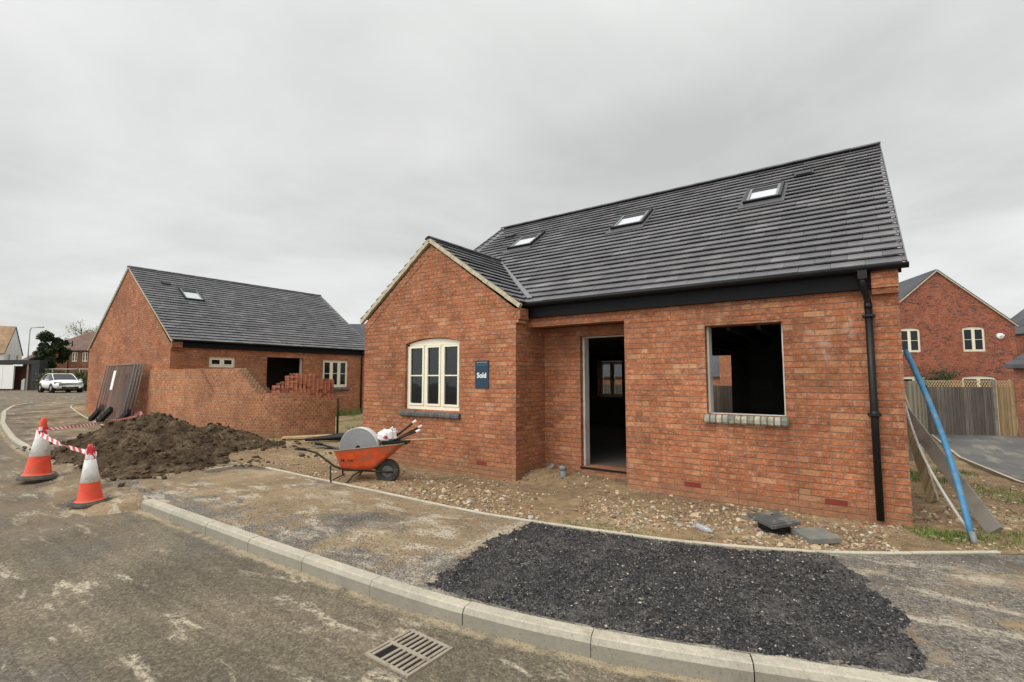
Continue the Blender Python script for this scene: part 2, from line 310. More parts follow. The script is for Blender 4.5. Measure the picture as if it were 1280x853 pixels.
def path_mat():
    k = NT('muddy_path'); p = k.geo(); s = k.sep(p); X = s[0]
    b = k.noise(p, 24, 6, .75); a = k.noise(p, 1.0, 6, .6)
    v = k.vor(p, 60); rim = k.step(v[0], .05, .45)
    gv = k.mix(k.sep(v[1])[0], (0.09, 0.083, 0.075), (0.44, 0.40, 0.345)); gv = k.mix(k.math('MULTIPLY', rim, .55), gv, (0.10, 0.085, 0.065))
    mud = k.ramp(a, [(0.3, (0.18, 0.130, 0.078)), (0.52, (0.265, 0.195, 0.115)), (0.72, (0.37, 0.285, 0.18))])
    mud = k.mix(1.0, mud, k.ramp(b, [(0.28, .66), (0.72, 1.34)]), 'MULTIPLY')
    # gravel shows along the kerb and on the right, mud in the drive crossing
    dk = k.sep(k.uv())[1]
    m = k.math('ADD', k.noise(p, .9, 6, .65), k.math('MULTIPLY', k.math('SUBTRACT', .75, dk), .16))
    gm = k.step(m, .50, .58)
    right = k.step(X, -3.1, -2.7)
    gm = k.math('MAXIMUM', gm, k.math('MULTIPLY', right, k.step(k.noise(p, 1.4, 6, .65), .38, .52)))
    far = k.math('SUBTRACT', 1.0, k.step(X, -9.2, -8.0)); gm = k.math('MULTIPLY', gm, k.math('SUBTRACT', 1.0, k.math('MULTIPLY', far, .0)))
    c = k.mix(gm, mud, gv)
    q = k.rot(p, R(20), (1, 2.2, 1))
    w = k.math('MULTIPLY', k.step(k.noise(q, 1.7, 7, .70, .3), .49, .60), k.step(k.noise(p, .6, 2), .38, .52)); w = k.math('MULTIPLY', w, k.step(b, .3, .55))
    c = k.mix(k.math('MULTIPLY', w, .8), c, (0.52, 0.46, 0.36))
    dkp = k.math('MULTIPLY', k.step(k.noise(p, .95, 5, .65, .2), .52, .62), k.math('ADD', .55, k.math('MULTIPLY', far, .4)))
    c = k.mix(dkp, c, k.mix(b, (0.045, 0.041, 0.037), (0.10, 0.09, 0.078)))
    c = k.mix(k.math('MULTIPLY', far, .45), c, k.mix(b, (0.085, 0.062, 0.040), (0.20, 0.148, 0.095)))
    ex = k.math('ABSOLUTE', k.math('ADD', k.math('ADD', X, 3.12), k.math('MULTIPLY', k.math('SUBTRACT', k.noise(p, 3.5, 6, .7), .5), .5)))
    rimd = k.math('MULTIPLY', k.math('SUBTRACT', 1.0, k.step(ex, .03, .14)), k.step(b, .35, .6))
    c = k.mix(k.math('MULTIPLY', rimd, .7), c, (0.50, 0.45, 0.36))
    h = k.math('ADD', k.math('MULTIPLY', b, .5), k.math('MULTIPLY', k.math('MULTIPLY', k.math('SUBTRACT', 1.0, v[0]), gm), .8))
    MAT['path'] = k.fin(c, .93, k.bump(h, .016), spec=.2)
path_mat()
def patch_mat():
    k = NT('fresh_tarmac'); p = k.geo(); v = k.vor(p, 75); b = k.noise(p, 30, 5, .7)
    c = k.ramp(k.sep(v[1])[0], [(0, (0.010, 0.010, 0.011)), (.7, (0.042, 0.040, 0.040)), (1, (0.13, 0.12, 0.112))])
    c = k.mix(1.0, c, k.ramp(b, [(0.3, .6), (0.7, 1.4)]), 'MULTIPLY')
    du = k.step(k.noise(p, 1.3, 6, .7), .46, .64); c = k.mix(k.math('MULTIPLY', du, .6), c, (0.155, 0.14, 0.125))
    lu = k.step(k.noise(p, 4.5, 5, .7), .56, .66); c = k.mix(k.math('MULTIPLY', lu, .6), c, (0.016, 0.016, 0.017))
    MAT['patch'] = k.fin(c, .68, k.bump(k.math('SUBTRACT', 1.0, v[0]), .014), spec=.4)
patch_mat()
def court_mat():
    k = NT('court_tarmac'); p = k.geo(); b = k.noise(p, 20, 5, .7)
    c = k.ramp(k.noise(p, .6, 5), [(0.35, (0.10, 0.10, 0.10)), (0.65, (0.16, 0.155, 0.145))])
    q = k.rot(p, R(5), (3.0, .5, 1)); w = k.step(k.noise(q, .9, 6, .6), .5, .66)
    c = k.mix(k.math('MULTIPLY', w, .6), c, (0.30, 0.27, 0.22)); c = k.mix(1.0, c, k.ramp(b, [(0.3, .8), (0.7, 1.2)]), 'MULTIPLY')
    MAT['court'] = k.fin(c, .85, k.bump(b, .006))
court_mat()
def conc(name, c0, c1, st):
    k = NT(name); p = k.geo(); b = k.noise(p, 30, 6, .75)
    c = k.ramp(k.noise(p, 2.2, 6, .65), [(0.3, c0), (0.7, c1)]); c = k.mix(1.0, c, k.ramp(b, [(0.25, .75), (0.75, 1.22)]), 'MULTIPLY')
    s = k.step(k.noise(p, 3.5, 6, .7), .56, .68); c = k.mix(k.math('MULTIPLY', s, .5), c, st)
    # upright faces mixed towards a darker grey
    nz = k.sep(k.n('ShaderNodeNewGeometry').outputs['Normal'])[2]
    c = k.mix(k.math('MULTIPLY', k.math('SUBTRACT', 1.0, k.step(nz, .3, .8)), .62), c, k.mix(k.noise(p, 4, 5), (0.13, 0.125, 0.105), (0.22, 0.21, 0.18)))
    h = k.math('SUBTRACT', b, k.math('MULTIPLY', k.step(k.noise(p, 90, 2), .66, .7), 1.2))
    MAT[name] = k.fin(c, .9, k.bump(h, .003), spec=.25)
conc('kerb_concrete', (0.36, 0.335, 0.265), (0.52, 0.475, 0.375), (0.27, 0.225, 0.155))
conc('edging_concrete', (0.44, 0.40, 0.31), (0.62, 0.57, 0.45), (0.36, 0.28, 0.18))
def mound_mat():
    k = NT('dug_soil'); p = k.geo(); b = k.noise(p, 11, 7, .72)
    c = k.ramp(k.noise(p, 2.6, 6, .65), [(0.32, (0.055, 0.038, 0.024)), (0.52, (0.100, 0.070, 0.043)), (0.68, (0.19, 0.138, 0.086))])
    c = k.mix(1.0, c, k.ramp(b, [(0.28, .55), (0.72, 1.45)]), 'MULTIPLY')
    MAT['dug_soil'] = k.fin(c, .97, k.bump(b, .06), spec=.12)
mound_mat()
def stone_mat(name, stops, rough=.9, bump=.004):
    k = NT(name); a = k.attr('tint')[2]; p = k.geo(); c = k.ramp(a, stops)
    c = k.mix(1.0, c, k.ramp(k.noise(p, 45, 4, .7), [(0.3, .7), (0.7, 1.3)]), 'MULTIPLY')
    MAT[name] = k.fin(c, rough, k.bump(k.noise(p, 80, 3), bump))
stone_mat('rubble', [(0, (0.16, 0.11, 0.065)), (.45, (0.28, 0.20, 0.12)), (.75, (0.42, 0.32, 0.195)), (.89, (0.58, 0.48, 0.33)), (.90, (0.36, 0.12, 0.07)), (.95, (0.30, 0.30, 0.29)), (1, (0.62, 0.57, 0.48))])
stone_mat('chippings', [(0, (0.008, 0.008, 0.009)), (.55, (0.034, 0.032, 0.032)), (.90, (0.115, 0.105, 0.10)), (.97, (0.28, 0.24, 0.19)), (1, (0.5, 0.45, 0.38))], .55)
stone_mat('gravel_grey', [(0, (0.09, 0.08, 0.07)), (.6, (0.22, 0.195, 0.165)), (.93, (0.36, 0.33, 0.28)), (1, (0.55, 0.5, 0.42))])
stone_mat('clods', [(0, (0.05, 0.036, 0.024)), (.7, (0.12, 0.086, 0.055)), (1, (0.22, 0.17, 0.115))])
stone_mat('blades', [(0, (0.055, 0.11, 0.015)), (.6, (0.12, 0.19, 0.035)), (1, (0.24, 0.27, 0.08))], .7)
stone_mat('dark_leaves', [(0, (0.014, 0.024, 0.010)), (.7, (0.035, 0.055, 0.020)), (1, (0.075, 0.095, 0.035))], .6)
stone_mat('yellow_leaves', [(0, (0.20, 0.19, 0.07)), (1, (0.42, 0.39, 0.20))], .7)
stone_mat('hedge_leaves', [(0, (0.035, 0.045, 0.016)), (.6, (0.09, 0.10, 0.035)), (1, (0.17, 0.16, 0.065))], .8)
def mesh_mat():
    """fine welded mesh: wires far thinner than a pixel at this distance, cut out of the sheet"""
    k = NT('fine_mesh'); s_ = k.sep(k.obj()); tr = k.n('ShaderNodeBsdfTransparent'); mx_ = k.n('ShaderNodeMixShader')
    fx = k.math('LESS_THAN', k.math('FRACT', k.math('DIVIDE', s_[0], .0137)), .22); fz = k.math('LESS_THAN', k.math('FRACT', k.math('DIVIDE', s_[2], .075)), .05)
    mk = k.math('MAXIMUM', fx, fz); k.fin((0.10, 0.085, 0.075), .6)
    k.t.links.new(mk, mx_.inputs[0]); k.t.links.new(tr.outputs[0], mx_.inputs[1]); k.t.links.new(k.b.outputs[0], mx_.inputs[2]); k.t.links.new(mx_.outputs[0], k.out.inputs[0]); MAT['fine_mesh'] = k.m
mesh_mat()
def tape_mat():
    k = NT('barrier_tape'); u = k.sep(k.uv())[0]; v = k.sep(k.uv())[1]
    f = k.math('FRACT', k.math('DIVIDE', k.math('ADD', u, k.math('MULTIPLY', v, 1.0)), .26)); s = k.math('GREATER_THAN', f, .5)
    MAT['tape'] = k.fin(k.mix(s, (0.78, 0.74, 0.74), (0.62, 0.04, 0.06)), .4)
tape_mat()

# ------------------------------------------------------------------ mesh helpers
class MB:
    def __init__(s): s.v = []; s.f = []; s.m = []; s.uv = {}; s.t = []; s.sm = []
    def face(s, pts, m=0, uv=None, t=.5, smooth=False):
        b = len(s.v); s.v += [tuple(p) for p in pts]; s.f.append(tuple(range(b, b + len(pts)))); s.m.append(m)
        if uv: s.uv[len(s.f) - 1] = uv
        s.t.append(t); s.sm.append(smooth)
    def raw(s, vs, fs, m=0, t=.5, smooth=False):
        b = len(s.v); s.v += [tuple(p) for p in vs]
        for f in fs: s.f.append(tuple(b + i for i in f)); s.m.append(m); s.t.append(t); s.sm.append(smooth)
    def hexa(s, P, m=0, t=.5):
        s.raw(P, [(0, 3, 2, 1), (4, 5, 6, 7), (0, 1, 5, 4), (1, 2, 6, 5), (2, 3, 7, 6), (3, 0, 4, 7)], m, t)
    def box(s, x0, x1, y0, y1, z0, z1, m=0, t=.5):
        s.hexa([(x0, y0, z0), (x1, y0, z0), (x1, y1, z0), (x0, y1, z0), (x0, y0, z1), (x1, y0, z1), (x1, y1, z1), (x0, y1, z1)], m, t)
    def obox(s, c, ax, ay, az, m=0, t=.5):
        """oriented box: centre and three half-axis vectors"""
        c, ax, ay, az = map(Vector, (c, ax, ay, az))
        s.hexa([c - ax - ay - az, c + ax - ay - az, c + ax + ay - az, c - ax + ay - az, c - ax - ay + az, c + ax - ay + az, c + ax + ay + az, c - ax + ay + az], m, t)
    def tube(s, pts, r, n=8, m=0, cap=True, t=.5):
        pts = [Vector(p) for p in pts]; rr = r if isinstance(r, (list, tuple)) else [r] * len(pts); vs = []; fs = []
        prev = None
        for i, p in enumerate(pts):
            d = (pts[min(i + 1, len(pts) - 1)] - pts[max(i - 1, 0)]).normalized()
            if prev is None:
                a = d.orthogonal().normalized()
            else:
                a = (prev - d * prev.dot(d)).normalized()
            prev = a; b = d.cross(a)
            for j in range(n):
                w = 2 * math.pi * j / n; vs.append(p + (a * math.cos(w) + b * math.sin(w)) * rr[i])
        for i in range(len(pts) - 1):
            for j in range(n):
                k = (j + 1) % n; fs.append((i * n + j, i * n + k, (i + 1) * n + k, (i + 1) * n + j))
        if cap: fs.append(tuple(reversed(range(n)))); fs.append(tuple((len(pts) - 1) * n + j for j in range(n)))
        s.raw(vs, fs, m, t, True)
    def lathe(s, prof, n=32, m=0, c=(0, 0, 0), axis='z', smooth=True):
        vs = []; fs = []
        for (r_, h) in prof:
            for j in range(n):
                w = 2 * math.pi * j / n; a, b = r_ * math.cos(w), r_ * math.sin(w)
                q = {'z': (a, b, h), 'y': (a, h, b), 'x': (h, a, b)}[axis]; vs.append((c[0] + q[0], c[1] + q[1], c[2] + q[2]))
        for i in range(len(prof) - 1):
            for j in range(n):
                k = (j + 1) % n; fs.append((i * n + j, i * n + k, (i + 1) * n + k, (i + 1) * n + j))
        s.raw(vs, fs, m, .5, smooth)
    def prism(s, poly, d, m=0):
        """poly: list of 3D points, d: extrusion vector"""
        n = len(poly); P = [Vector(p) for p in poly]; Q = [p + Vector(d) for p in P]
        s.raw(P + Q, [tuple(range(n)), tuple(reversed(range(n, 2 * n)))] + [(i, i + n, (i + 1) % n + n, (i + 1) % n) for i in range(n)], m)
    def build(s, name, mats, parent=None, loc=None, rot=None, merge=False, bevel=0.0, shade=False):
        me = bpy.data.meshes.new(name); me.from_pydata(s.v, [], s.f); me.update()
        mats = mats if isinstance(mats, (list, tuple)) else [mats]
        for mm in mats: me.materials.append(MAT[mm] if isinstance(mm, str) else mm)
        me.uv_layers.new(name='UVMap'); me.color_attributes.new('tint', 'FLOAT_COLOR', 'CORNER')
        V = s.v; UVS = []; TC = []
        for p in me.polygons:
            i = p.index; nrm = p.normal; ou = s.uv.get(i); t = s.t[i]; vi = p.vertices
            if ou:
                fv = s.f[i]; mp = {a_: ou[k] for k, a_ in enumerate(fv)}; q = [mp[k] for k in vi]
            else:
                flat = abs(nrm.z) > .72 or (abs(nrm.x) < 1e-4 and abs(nrm.y) < 1e-4)
                if flat: q = [(V[k][0], V[k][1]) for k in vi]
                else:
                    l = math.hypot(nrm.x, nrm.y); hx, hy = -nrm.y / l, nrm.x / l; zs = 1 if abs(nrm.z) < .25 else 1 / max(.3, math.sqrt(1 - nrm.z ** 2)); q = [(V[k][0] * hx + V[k][1] * hy, V[k][2] * zs) for k in vi]
            for x_, y_ in q: UVS += (x_, y_)
            TC += (t, t, t, 1.0) * len(q)
        me.polygons.foreach_set('material_index', s.m); me.polygons.foreach_set('use_smooth', [bool(x or shade) for x in s.sm])
        me.uv_layers['UVMap'].data.foreach_set('uv', UVS); me.color_attributes['tint'].data.foreach_set('color', TC)
        if merge or bevel:
            import bmesh
            bm = bmesh.new(); bm.from_mesh(me); bmesh.ops.remove_doubles(bm, verts=bm.verts, dist=1e-5)
            if bevel:
                ed = [e for e in bm.edges if len(e.link_faces) == 2 and e.calc_face_angle(0) > .6]
                bmesh.ops.bevel(bm, geom=ed, offset=bevel, segments=2, affect='EDGES', profile=.5)
            bmesh.ops.recalc_face_normals(bm, faces=bm.faces)
            bm.to_mesh(me); bm.free()
        o = bpy.data.objects.new(name, me); COL.objects.link(o); o.parent = parent
        if loc is not None: o.location = loc
        if rot is not None: o.rotation_euler = rot
        return o

def tag(o, label=None, cat=None, group=None, kind=None):
    if label: o['label'] = label
    if cat: o['category'] = cat
    if group: o['group'] = group
    if kind: o['kind'] = kind
    return o
def thing(name, label, cat, loc=(0, 0, 0), rz=0, group=None):
    o = bpy.data.objects.new(name, None); COL.objects.link(o); o.location = loc; o.rotation_euler = (0, 0, rz); o.empty_display_size = .2
    return tag(o, label, cat, group)
def kids(o): return [c for c in bpy.data.objects if c.parent == o]
def dup(o, loc, rz=None, label=None, parent=None):
    c = o.copy(); COL.objects.link(c); c.parent = parent
    if parent is None:
        c.location = loc
        if rz is not None: c.rotation_euler = (0, 0, rz)
        if label: c['label'] = label
    for ch in kids(o): dup(ch, None, parent=c)
    return c
def ss(t): t = max(0., min(1., t)); return t * t * (3 - 2 * t)
def fbm(x, y, s, o=4, z=0.): return mnoise.fractal(Vector((x * s, y * s, z)), .7, 2.1, o)
def g(X, Y): return .62 * ss((-X - 18) / 25) - .45 * ss((Y - 8) / 9) * ss((X + 3) / 4)
def lerp_curve(pts, x):
    if x <= pts[0][0]: return pts[0][1]
    for (a, b), (c, d) in zip(pts, pts[1:]):
        if x <= c: return b + (d - b) * (x - a) / (c - a)
    return pts[-1][1]
def smooth_curve(pts):
    return lambda x: (lerp_curve(pts, x - .35) + 2 * lerp_curve(pts, x) + lerp_curve(pts, x + .35)) / 4

KERB = smooth_curve([(-33.6, 6.6), (-33.2, 5.6), (-32.0, 4.8), (-29.2, 4.12), (-24.2, 3.39), (-18.9, 2.86), (-15.1, 2.62), (-8, 2.47), (-5.0, 2.53), (-3.2, 2.60), (-2.27, 2.68), (-1.5, 2.83), (-.7, 3.08), (0.0, 3.34), (.7, 3.55), (1.6, 3.78), (4, 4.2), (40, 6)])
EDGE = smooth_curve([(-31.6, 7.6), (-31.1, 6.75), (-29.6, 6.34), (-24.9, 5.72), (-19.5, 5.18), (-9.4, 4.56), (-3.65, 4.52), (-2.32, 4.74), (-1.6, 4.86), (-.79, 5.14), (-.08, 5.52), (.91, 6.28), (2.0, 7.1), (4, 8.6), (10, 10)])
KW = .125      # kerb width
# ------------------------------------------------------------------ setting: ground sheets
def grid(name, xs, yfun, ny, zfun, mat, uvd=None, kind='structure', ypow=1.0):
    """sheet between yfun(x)[0] and yfun(x)[1]"""
    b = MB(); P = []; U = []
    for x in xs:
        y0, y1 = yfun(x); row = []; ur = []
        for j in range(ny + 1):
            y = y0 + (y1 - y0) * (j / ny) ** ypow; row.append((x, y, zfun(x, y))); ur.append((x, uvd(x, y) if uvd else y))
        P.append(row); U.append(ur)
    vs = [p for r_ in P for p in r_]; n = ny + 1; fs = []
    for i in range(len(xs) - 1):
        for j in range(ny): fs.append((i * n + j, (i + 1) * n + j, (i + 1) * n + j + 1, i * n + j + 1))
    b.raw(vs, fs, 0, .5, True); uu = [q for r_ in U for q in r_]
    for k, f in enumerate(fs): b.uv[k] = [uu[i] for i in f]
    return tag(b.build(name, mat), kind=kind)
def frange(a, b, st):
    n = max(1, int(round((b - a) / st))); return [a + (b - a) * i / n for i in range(n + 1)]

xs = [-420, -250, -150, -100] + frange(-75, 40, 2.5) + [60, 100, 180, 300, 420]
def far_z(x, y): return g(x, y) - (.32 if -76 < x < 41 and y < 40 else .02) + (0 if abs(x) < 76 and y < 40 else .15 * fbm(x, y, .05))
grid('ground', xs, lambda x: (-60, 420), 90, far_z, 'rough_grass', ypow=1.6)
def road_z(x, y):
    rut = .012 * fbm(x, y, .8, 3)
    return g(x, y) - .14 + rut
xr = frange(-33.5, -12.6, .6) + frange(-12.4, 3, .1) + frange(3.5, 40, 1.5)
grid('road', xr, lambda x: (KERB(x) + .02, -58), 110, road_z, 'road', uvd=lambda x, y: KERB(x) - y, ypow=2.2)
grid('side_road', frange(-75, -33.5, 1.5), lambda x: (-58, 39), 90, lambda x, y: g(x, y) - .14, 'road', uvd=lambda x, y: 5)

def path_z(x, y):
    k = KERB(x) + KW
    z = g(x, y) - .02 + .02 * ss((y - k) / 1.0) + .008 * fbm(x, y, 1.6, 4)
    return z
xp = frange(-33.4, -12.5, .35) + frange(-12.4, 2.4, .06) + frange(2.6, 40, 1.0)
grid('pavement', xp, lambda x: (KERB(x) + KW - .01, EDGE(x)), 40, path_z, 'path', uvd=lambda x, y: y - KERB(x))
# pavement carrying on round the corner behind the second plot
b = MB()
pin = [(-31.3, 7.0), (-31.3, 9), (-31.2, 14), (-31.2, 24)]; pout = [(-33.45, 6.6), (-33.3, 9), (-33.2, 14), (-33.2, 24)]
for (a, c), (d, e) in zip(zip(pin, pout), zip(pin[1:], pout[1:])):
    b.face([(*c, g(*c) - .02), (*a, g(*a) - .01), (*d, g(*d) - .01), (*e, g(*e) - .02)])
tag(b.build('side_pavement', 'path'), kind='structure')
# mud ramp where the kerb stones are missing
def ramp_z(x, y):
    t = (KERB(x) + KW - y) / .85; e = ss((x + 12.9) / .5) * ss((-7.72 - x) / .35)
    return g(x, y) - .02 - .135 * ss(t + .12 * fbm(x, y, 3, 3)) + .03 * fbm(x, y, 3.5, 5) * e * (1 - t) - .16 * (1 - e)
grid('dirt_ramp', frange(-13.0, -7.66, .05), lambda x: (KERB(x) + KW - .9, KERB(x) + KW + .02), 24, ramp_z, 'path', uvd=lambda x, y: 3)
def verge_z(x, y):
    d = y - EDGE(x); near = ss(d / .25)
    z = g(x, y) + near * (.018 * fbm(x, y, 1.1, 5) + .012 * fbm(x, y, 6, 3, 2.)) - .012 * (1 - near)
    z -= .07 * math.exp(-((x + 5.6) / 2.2) ** 2 - ((y - 6.2) / .7) ** 2)
    z += .13 * math.exp(-((x + 4.3) / .55) ** 2 - ((y - 6.9) / .35) ** 2) + .06 * math.exp(-((x + 3.3) / .8) ** 2 - ((y - 7.0) / .3) ** 2)
    if x > 1.4 and y > 9: z -= .02 * ss((x - 1.4) / .5)
    if -18.5 < x < -8: z += .05 * ss((y - 8) / 2) * (1 + fbm(x, y, .9, 3))
    return z
xv = frange(-45, -31.3, 1.0) + frange(-31.0, -12.8, .35) + frange(-12.7, 3.2, .07) + frange(3.5, 40, 1.2)
grid('earth_verge', xv, lambda x: (EDGE(x) + .045 if x > -31.2 else 30, 40), 150, verge_z, 'earth', ypow=2.0)
# fresh tarmac patch with a lumpy open surface
PATCH = [(-2.77, 2.9), (-2.95, 3.4), (-3.05, 4.1), (-3.02, 4.62), (-.25, 5.42), (-.10, 4.96), (.12, 4.29), (.2, 3.73), (.0, 3.45)]
XLE = [(2.6, -2.80), (3.0, -2.88), (3.4, -2.99), (4.04, -3.06), (4.4, -3.08), (4.7, -3.07)]
XRE = [(3.3, .02), (3.6, .17), (3.73, .2), (4.29, .12), (4.96, -.10), (5.29, -.27), (5.6, -.38)]
def patch_d(x, y):
    """distance inside the laid material, with a ragged raked-out edge"""
    return min(x - lerp_curve(XLE, y) + .09 * fbm(x, y, 5, 5), lerp_curve(XRE, y) - x + .13 * fbm(x, y, 4.5, 5, 7))
def patch_y(x): return KERB(x) + KW + .004, EDGE(x) - .003
def patch_z(x, y):
    lo, hi = patch_y(x); d = patch_d(x, y); e = min(ss((y - lo) / .06), ss((hi - y) / .05), ss((d + .02) / .07))
    return path_z(x, y) - .014 + e * (.028 + .018 * fbm(x, y, 16, 4) + .012 * fbm(x, y, 3.5, 3))
grid('tarmac_patch', frange(-3.3, .5, .02), patch_y, 140, patch_z, 'patch')
# neighbours' court
def courty(x): return (lerp_curve([(1.93, 17.2), (2.13, 12.2), (2.5, 9.6), (4, 8.9), (40, 11)], x), 26.5)
grid('court', frange(1.93, 3, .1) + frange(3.3, 40, 1.5), courty, 20, lambda x, y: g(x, y) + .004, 'court')

# kerb stones and edging
def sweep(bm_, f, x0, x1, prof, gap=.006, L=.915, z=g):
    """profile points (offset towards the plot, height) swept in separate stones"""
    x = x0
    while x < x1:
        sl = (f(x + .05) - f(x - .05)) / .1; dx = L / math.sqrt(1 + sl * sl); xe = min(x1, x + dx)
        jz = random.uniform(-.003, .003); jy = random.uniform(-.003, .003)
        rows = []
        for i in range(5):
            xx = x + gap / 2 + (xe - x - gap) * i / 4; s_ = (f(xx + .05) - f(xx - .05)) / .1; nn = math.sqrt(1 + s_ * s_)
            rows.append([(xx - s_ / nn * o, f(xx) + o / nn + jy, z(xx, f(xx)) + h + jz) for o, h in prof])
        n = len(prof); vs = [p for r_ in rows for p in r_]; fs = []
        for i in range(4):
            for j in range(n - 1): fs.append((i * n + j, (i + 1) * n + j, (i + 1) * n + j + 1, i * n + j + 1))
        fs.append(tuple(range(n))); fs.append(tuple(reversed(range(4 * n, 5 * n)))); bm_.raw(vs, fs)
        x = xe
KP = [(0, -.30), (0, -.052), (.022, -.020), (.032, -.015), (.118, -.014), (.125, -.020), (.125, -.2)]
b = MB(); sweep(b, KERB, -7.85, 5, KP); sweep(b, KERB, -32.9, -12.9, KP)
tag(b.build('kerb', 'kerb_concrete'), kind='structure')
b = MB(); KV = lambda y: -33.35
for y0 in frange(6.5, 24, .915)[:-1]:
    b.box(-33.5, -33.34, y0 + .003, y0 + .91, g(-33.4, y0) - .3, g(-33.4, y0) - .012)
tag(b.build('side_kerb', 'kerb_concrete'), kind='structure')
EP = [(0, -.2), (0, .012), (.006, .020), (.044, .020), (.05, .012), (.05, -.2)]
b = MB(); sweep(b, EDGE, -8.7, .95, EP, gap=.004); sweep(b, EDGE, -31.0, -16.4, EP)
for y0 in frange(6.9, 24, .915)[:-1]: b.box(-31.25, -31.2, y0, y0 + .91, g(-31, y0) - .2, g(-31, y0) + .012)
ctk = [(1.93, 23.4), (1.95, 17.2), (2.13, 12.2), (2.45, 9.7), (3.2, 9.0)]
for (a, c), (d, e) in zip(ctk, ctk[1:]):
    n = Vector((e - c, a - d, 0)).normalized() * .03
    b.hexa([(a - n.x, c - n.y, -.9), (d - n.x, e - n.y, -.9), (d + n.x, e + n.y, -.9), (a + n.x, c + n.y, -.9)] + [(q[0] + w * n.x, q[1] + w * n.y, g(*q) + .012) for q, w in (((a, c), -1), ((d, e), -1), ((d, e), 1), ((a, c), 1))])
b.box(-9.41, -9.36, 3.9, 4.55, -.2, .012)
tag(b.build('path_edging', 'edging_concrete'), kind='structure')

# loose stones -------------------------------------------------------------
ICO_V = []; ICO_F = []
def _ico():
    t = (1 + 5 ** .5) / 2
    for a in (-1, 1):
        for c in (-t, t): ICO_V.extend([(a, c, 0)]); ICO_V.extend([(0, a, c)]); ICO_V.extend([(c, 0, a)])
_ico()
_vs = [Vector(v).normalized() for v in ICO_V]
_el = min((_vs[0] - q).length for q in _vs[1:]) * 1.1
for i in range(12):
    for j in range(i + 1, 12):
        for k_ in range(j + 1, 12):
            if (_vs[i] - _vs[j]).length < _el and (_vs[j] - _vs[k_]).length < _el and (_vs[i] - _vs[k_]).length < _el:
                n = (_vs[j] - _vs[i]).cross(_vs[k_] - _vs[i]); ICO_F.append((i, j, k_) if n.dot(_vs[i]) > 0 else (i, k_, j))
OCT_V = [Vector(q) for q in ((1, 0, 0), (0, 1, 0), (-1, 0, 0), (0, -1, 0), (0, 0, 1), (0, 0, -1))]
OCT_F = [(0, 1, 4), (1, 2, 4), (2, 3, 4), (3, 0, 4), (1, 0, 5), (2, 1, 5), (3, 2, 5), (0, 3, 5)]
def stone(b, x, y, z, s, t, flat=.6, oct_=False):
    V, F = (OCT_V, OCT_F) if oct_ else (_vs, ICO_F)
    a = random.random() * 6.28; ca, sa = math.cos(a), math.sin(a); sx, sy, sz = s * random.uniform(.7, 1.4), s * random.uniform(.6, 1.1), s * flat * random.uniform(.6, 1.2)
    tl = random.uniform(-.4, .4)
    vs = []
    for v in V:
        w = Vector((v.x * sx, v.y * sy, v.z * sz)) * random.uniform(.62, 1.2); px = w.x; w.x = px * math.cos(tl) - w.z * math.sin(tl); w.z = px * math.sin(tl) + w.z * math.cos(tl)
        vs.append((x + w.x * ca - w.y * sa, y + w.x * sa + w.y * ca, z + w.z))
    b.raw(vs, F, 0, t)
BLD = [(-4.54, .36, 6.78, 15), (-8.45, -4.54, 6.4, 15), (-4.54, -2.83, 6.6, 7.28)]
def inside(x, y): return any(a < x < c and d < y < e for a, c, d, e in BLD[:2]) and not (-4.54 < x < -2.85 and y < 7.25)
b = MB(); n = 0
while n < 7500:
    if random.random() < .82: x = random.triangular(-9.5, 3.5, -.8); y = EDGE(x) + .07 + abs(random.gauss(0, 1.1))
    else: x = random.uniform(.5, 3.2); y = random.uniform(6.5, 14)
    if inside(x, y) or (x > 1.9 and y > 11.8) or y > 15: continue
    if fbm(x, y, 1.1, 3, 4) < -.05 + random.uniform(-.3, .25) - .1 * (x > -3): continue
    s_ = .008 + .026 * random.random() ** 2.5 + (.035 * random.random() if random.random() < .035 else 0)
    stone(b, x, y, verge_z(x, y) + s_ * .15, s_, random.random() ** .8); n += 1
tag(b.build('rubble', 'rubble'), label='pale stones and broken rubble strewn on the soil before the bungalow', kind='stuff')
b = MB(); n = 0
while n < 15000:
    x = random.uniform(-3.4, .7); lo, hi = patch_y(x); y = random.uniform(KERB(x), EDGE(x)); d = patch_d(x, y)
    if y < lo + .01 or y > hi - .01 or d < -abs(random.gauss(0, .10)): continue
    if fbm(x, y, 2.2, 3, 9) < -.15 + random.uniform(-.4, .25): continue
    s_ = .0035 + .011 * random.random() ** 2; stone(b, x, y, patch_z(x, y) + s_ * .3, s_, random.random(), .7, True); n += 1
tag(b.build('tarmac_chippings', 'chippings'), label='loose black chippings on the fresh tarmac patch', kind='stuff')
b = MB(); n = 0
while n < 11000:
    x = random.triangular(-8.5, 1.5, -2.5); y = random.uniform(KERB(x) + KW, EDGE(x))
    if patch_d(x, y) > -.02: continue
    if random.random() > .25 + .6 * (x > .0) + .7 * math.exp(-((y - KERB(x)) / .7) ** 2) * (-6.5 < x < -2.8): continue
    s_ = random.uniform(.0035, .010); stone(b, x, y, path_z(x, y) + s_ * .2, s_, random.random(), .6, True); n += 1
for i in range(900):
    x = random.uniform(-7.2, -.3); y = KERB(x) - abs(random.gauss(0, .07)); s_ = random.uniform(.003, .008); stone(b, x, y, road_z(x, y) + .002, s_, random.random() * .5 + .45, .6, True)
for i in range(9000):
    x = random.triangular(-9.5, -.3, -2.0); y = random.uniform(.3, KERB(x) - .02); s_ = random.uniform(.0018, .0048); stone(b, x, y, road_z(x, y) + .0005, s_, random.random() * .75, .55, True)
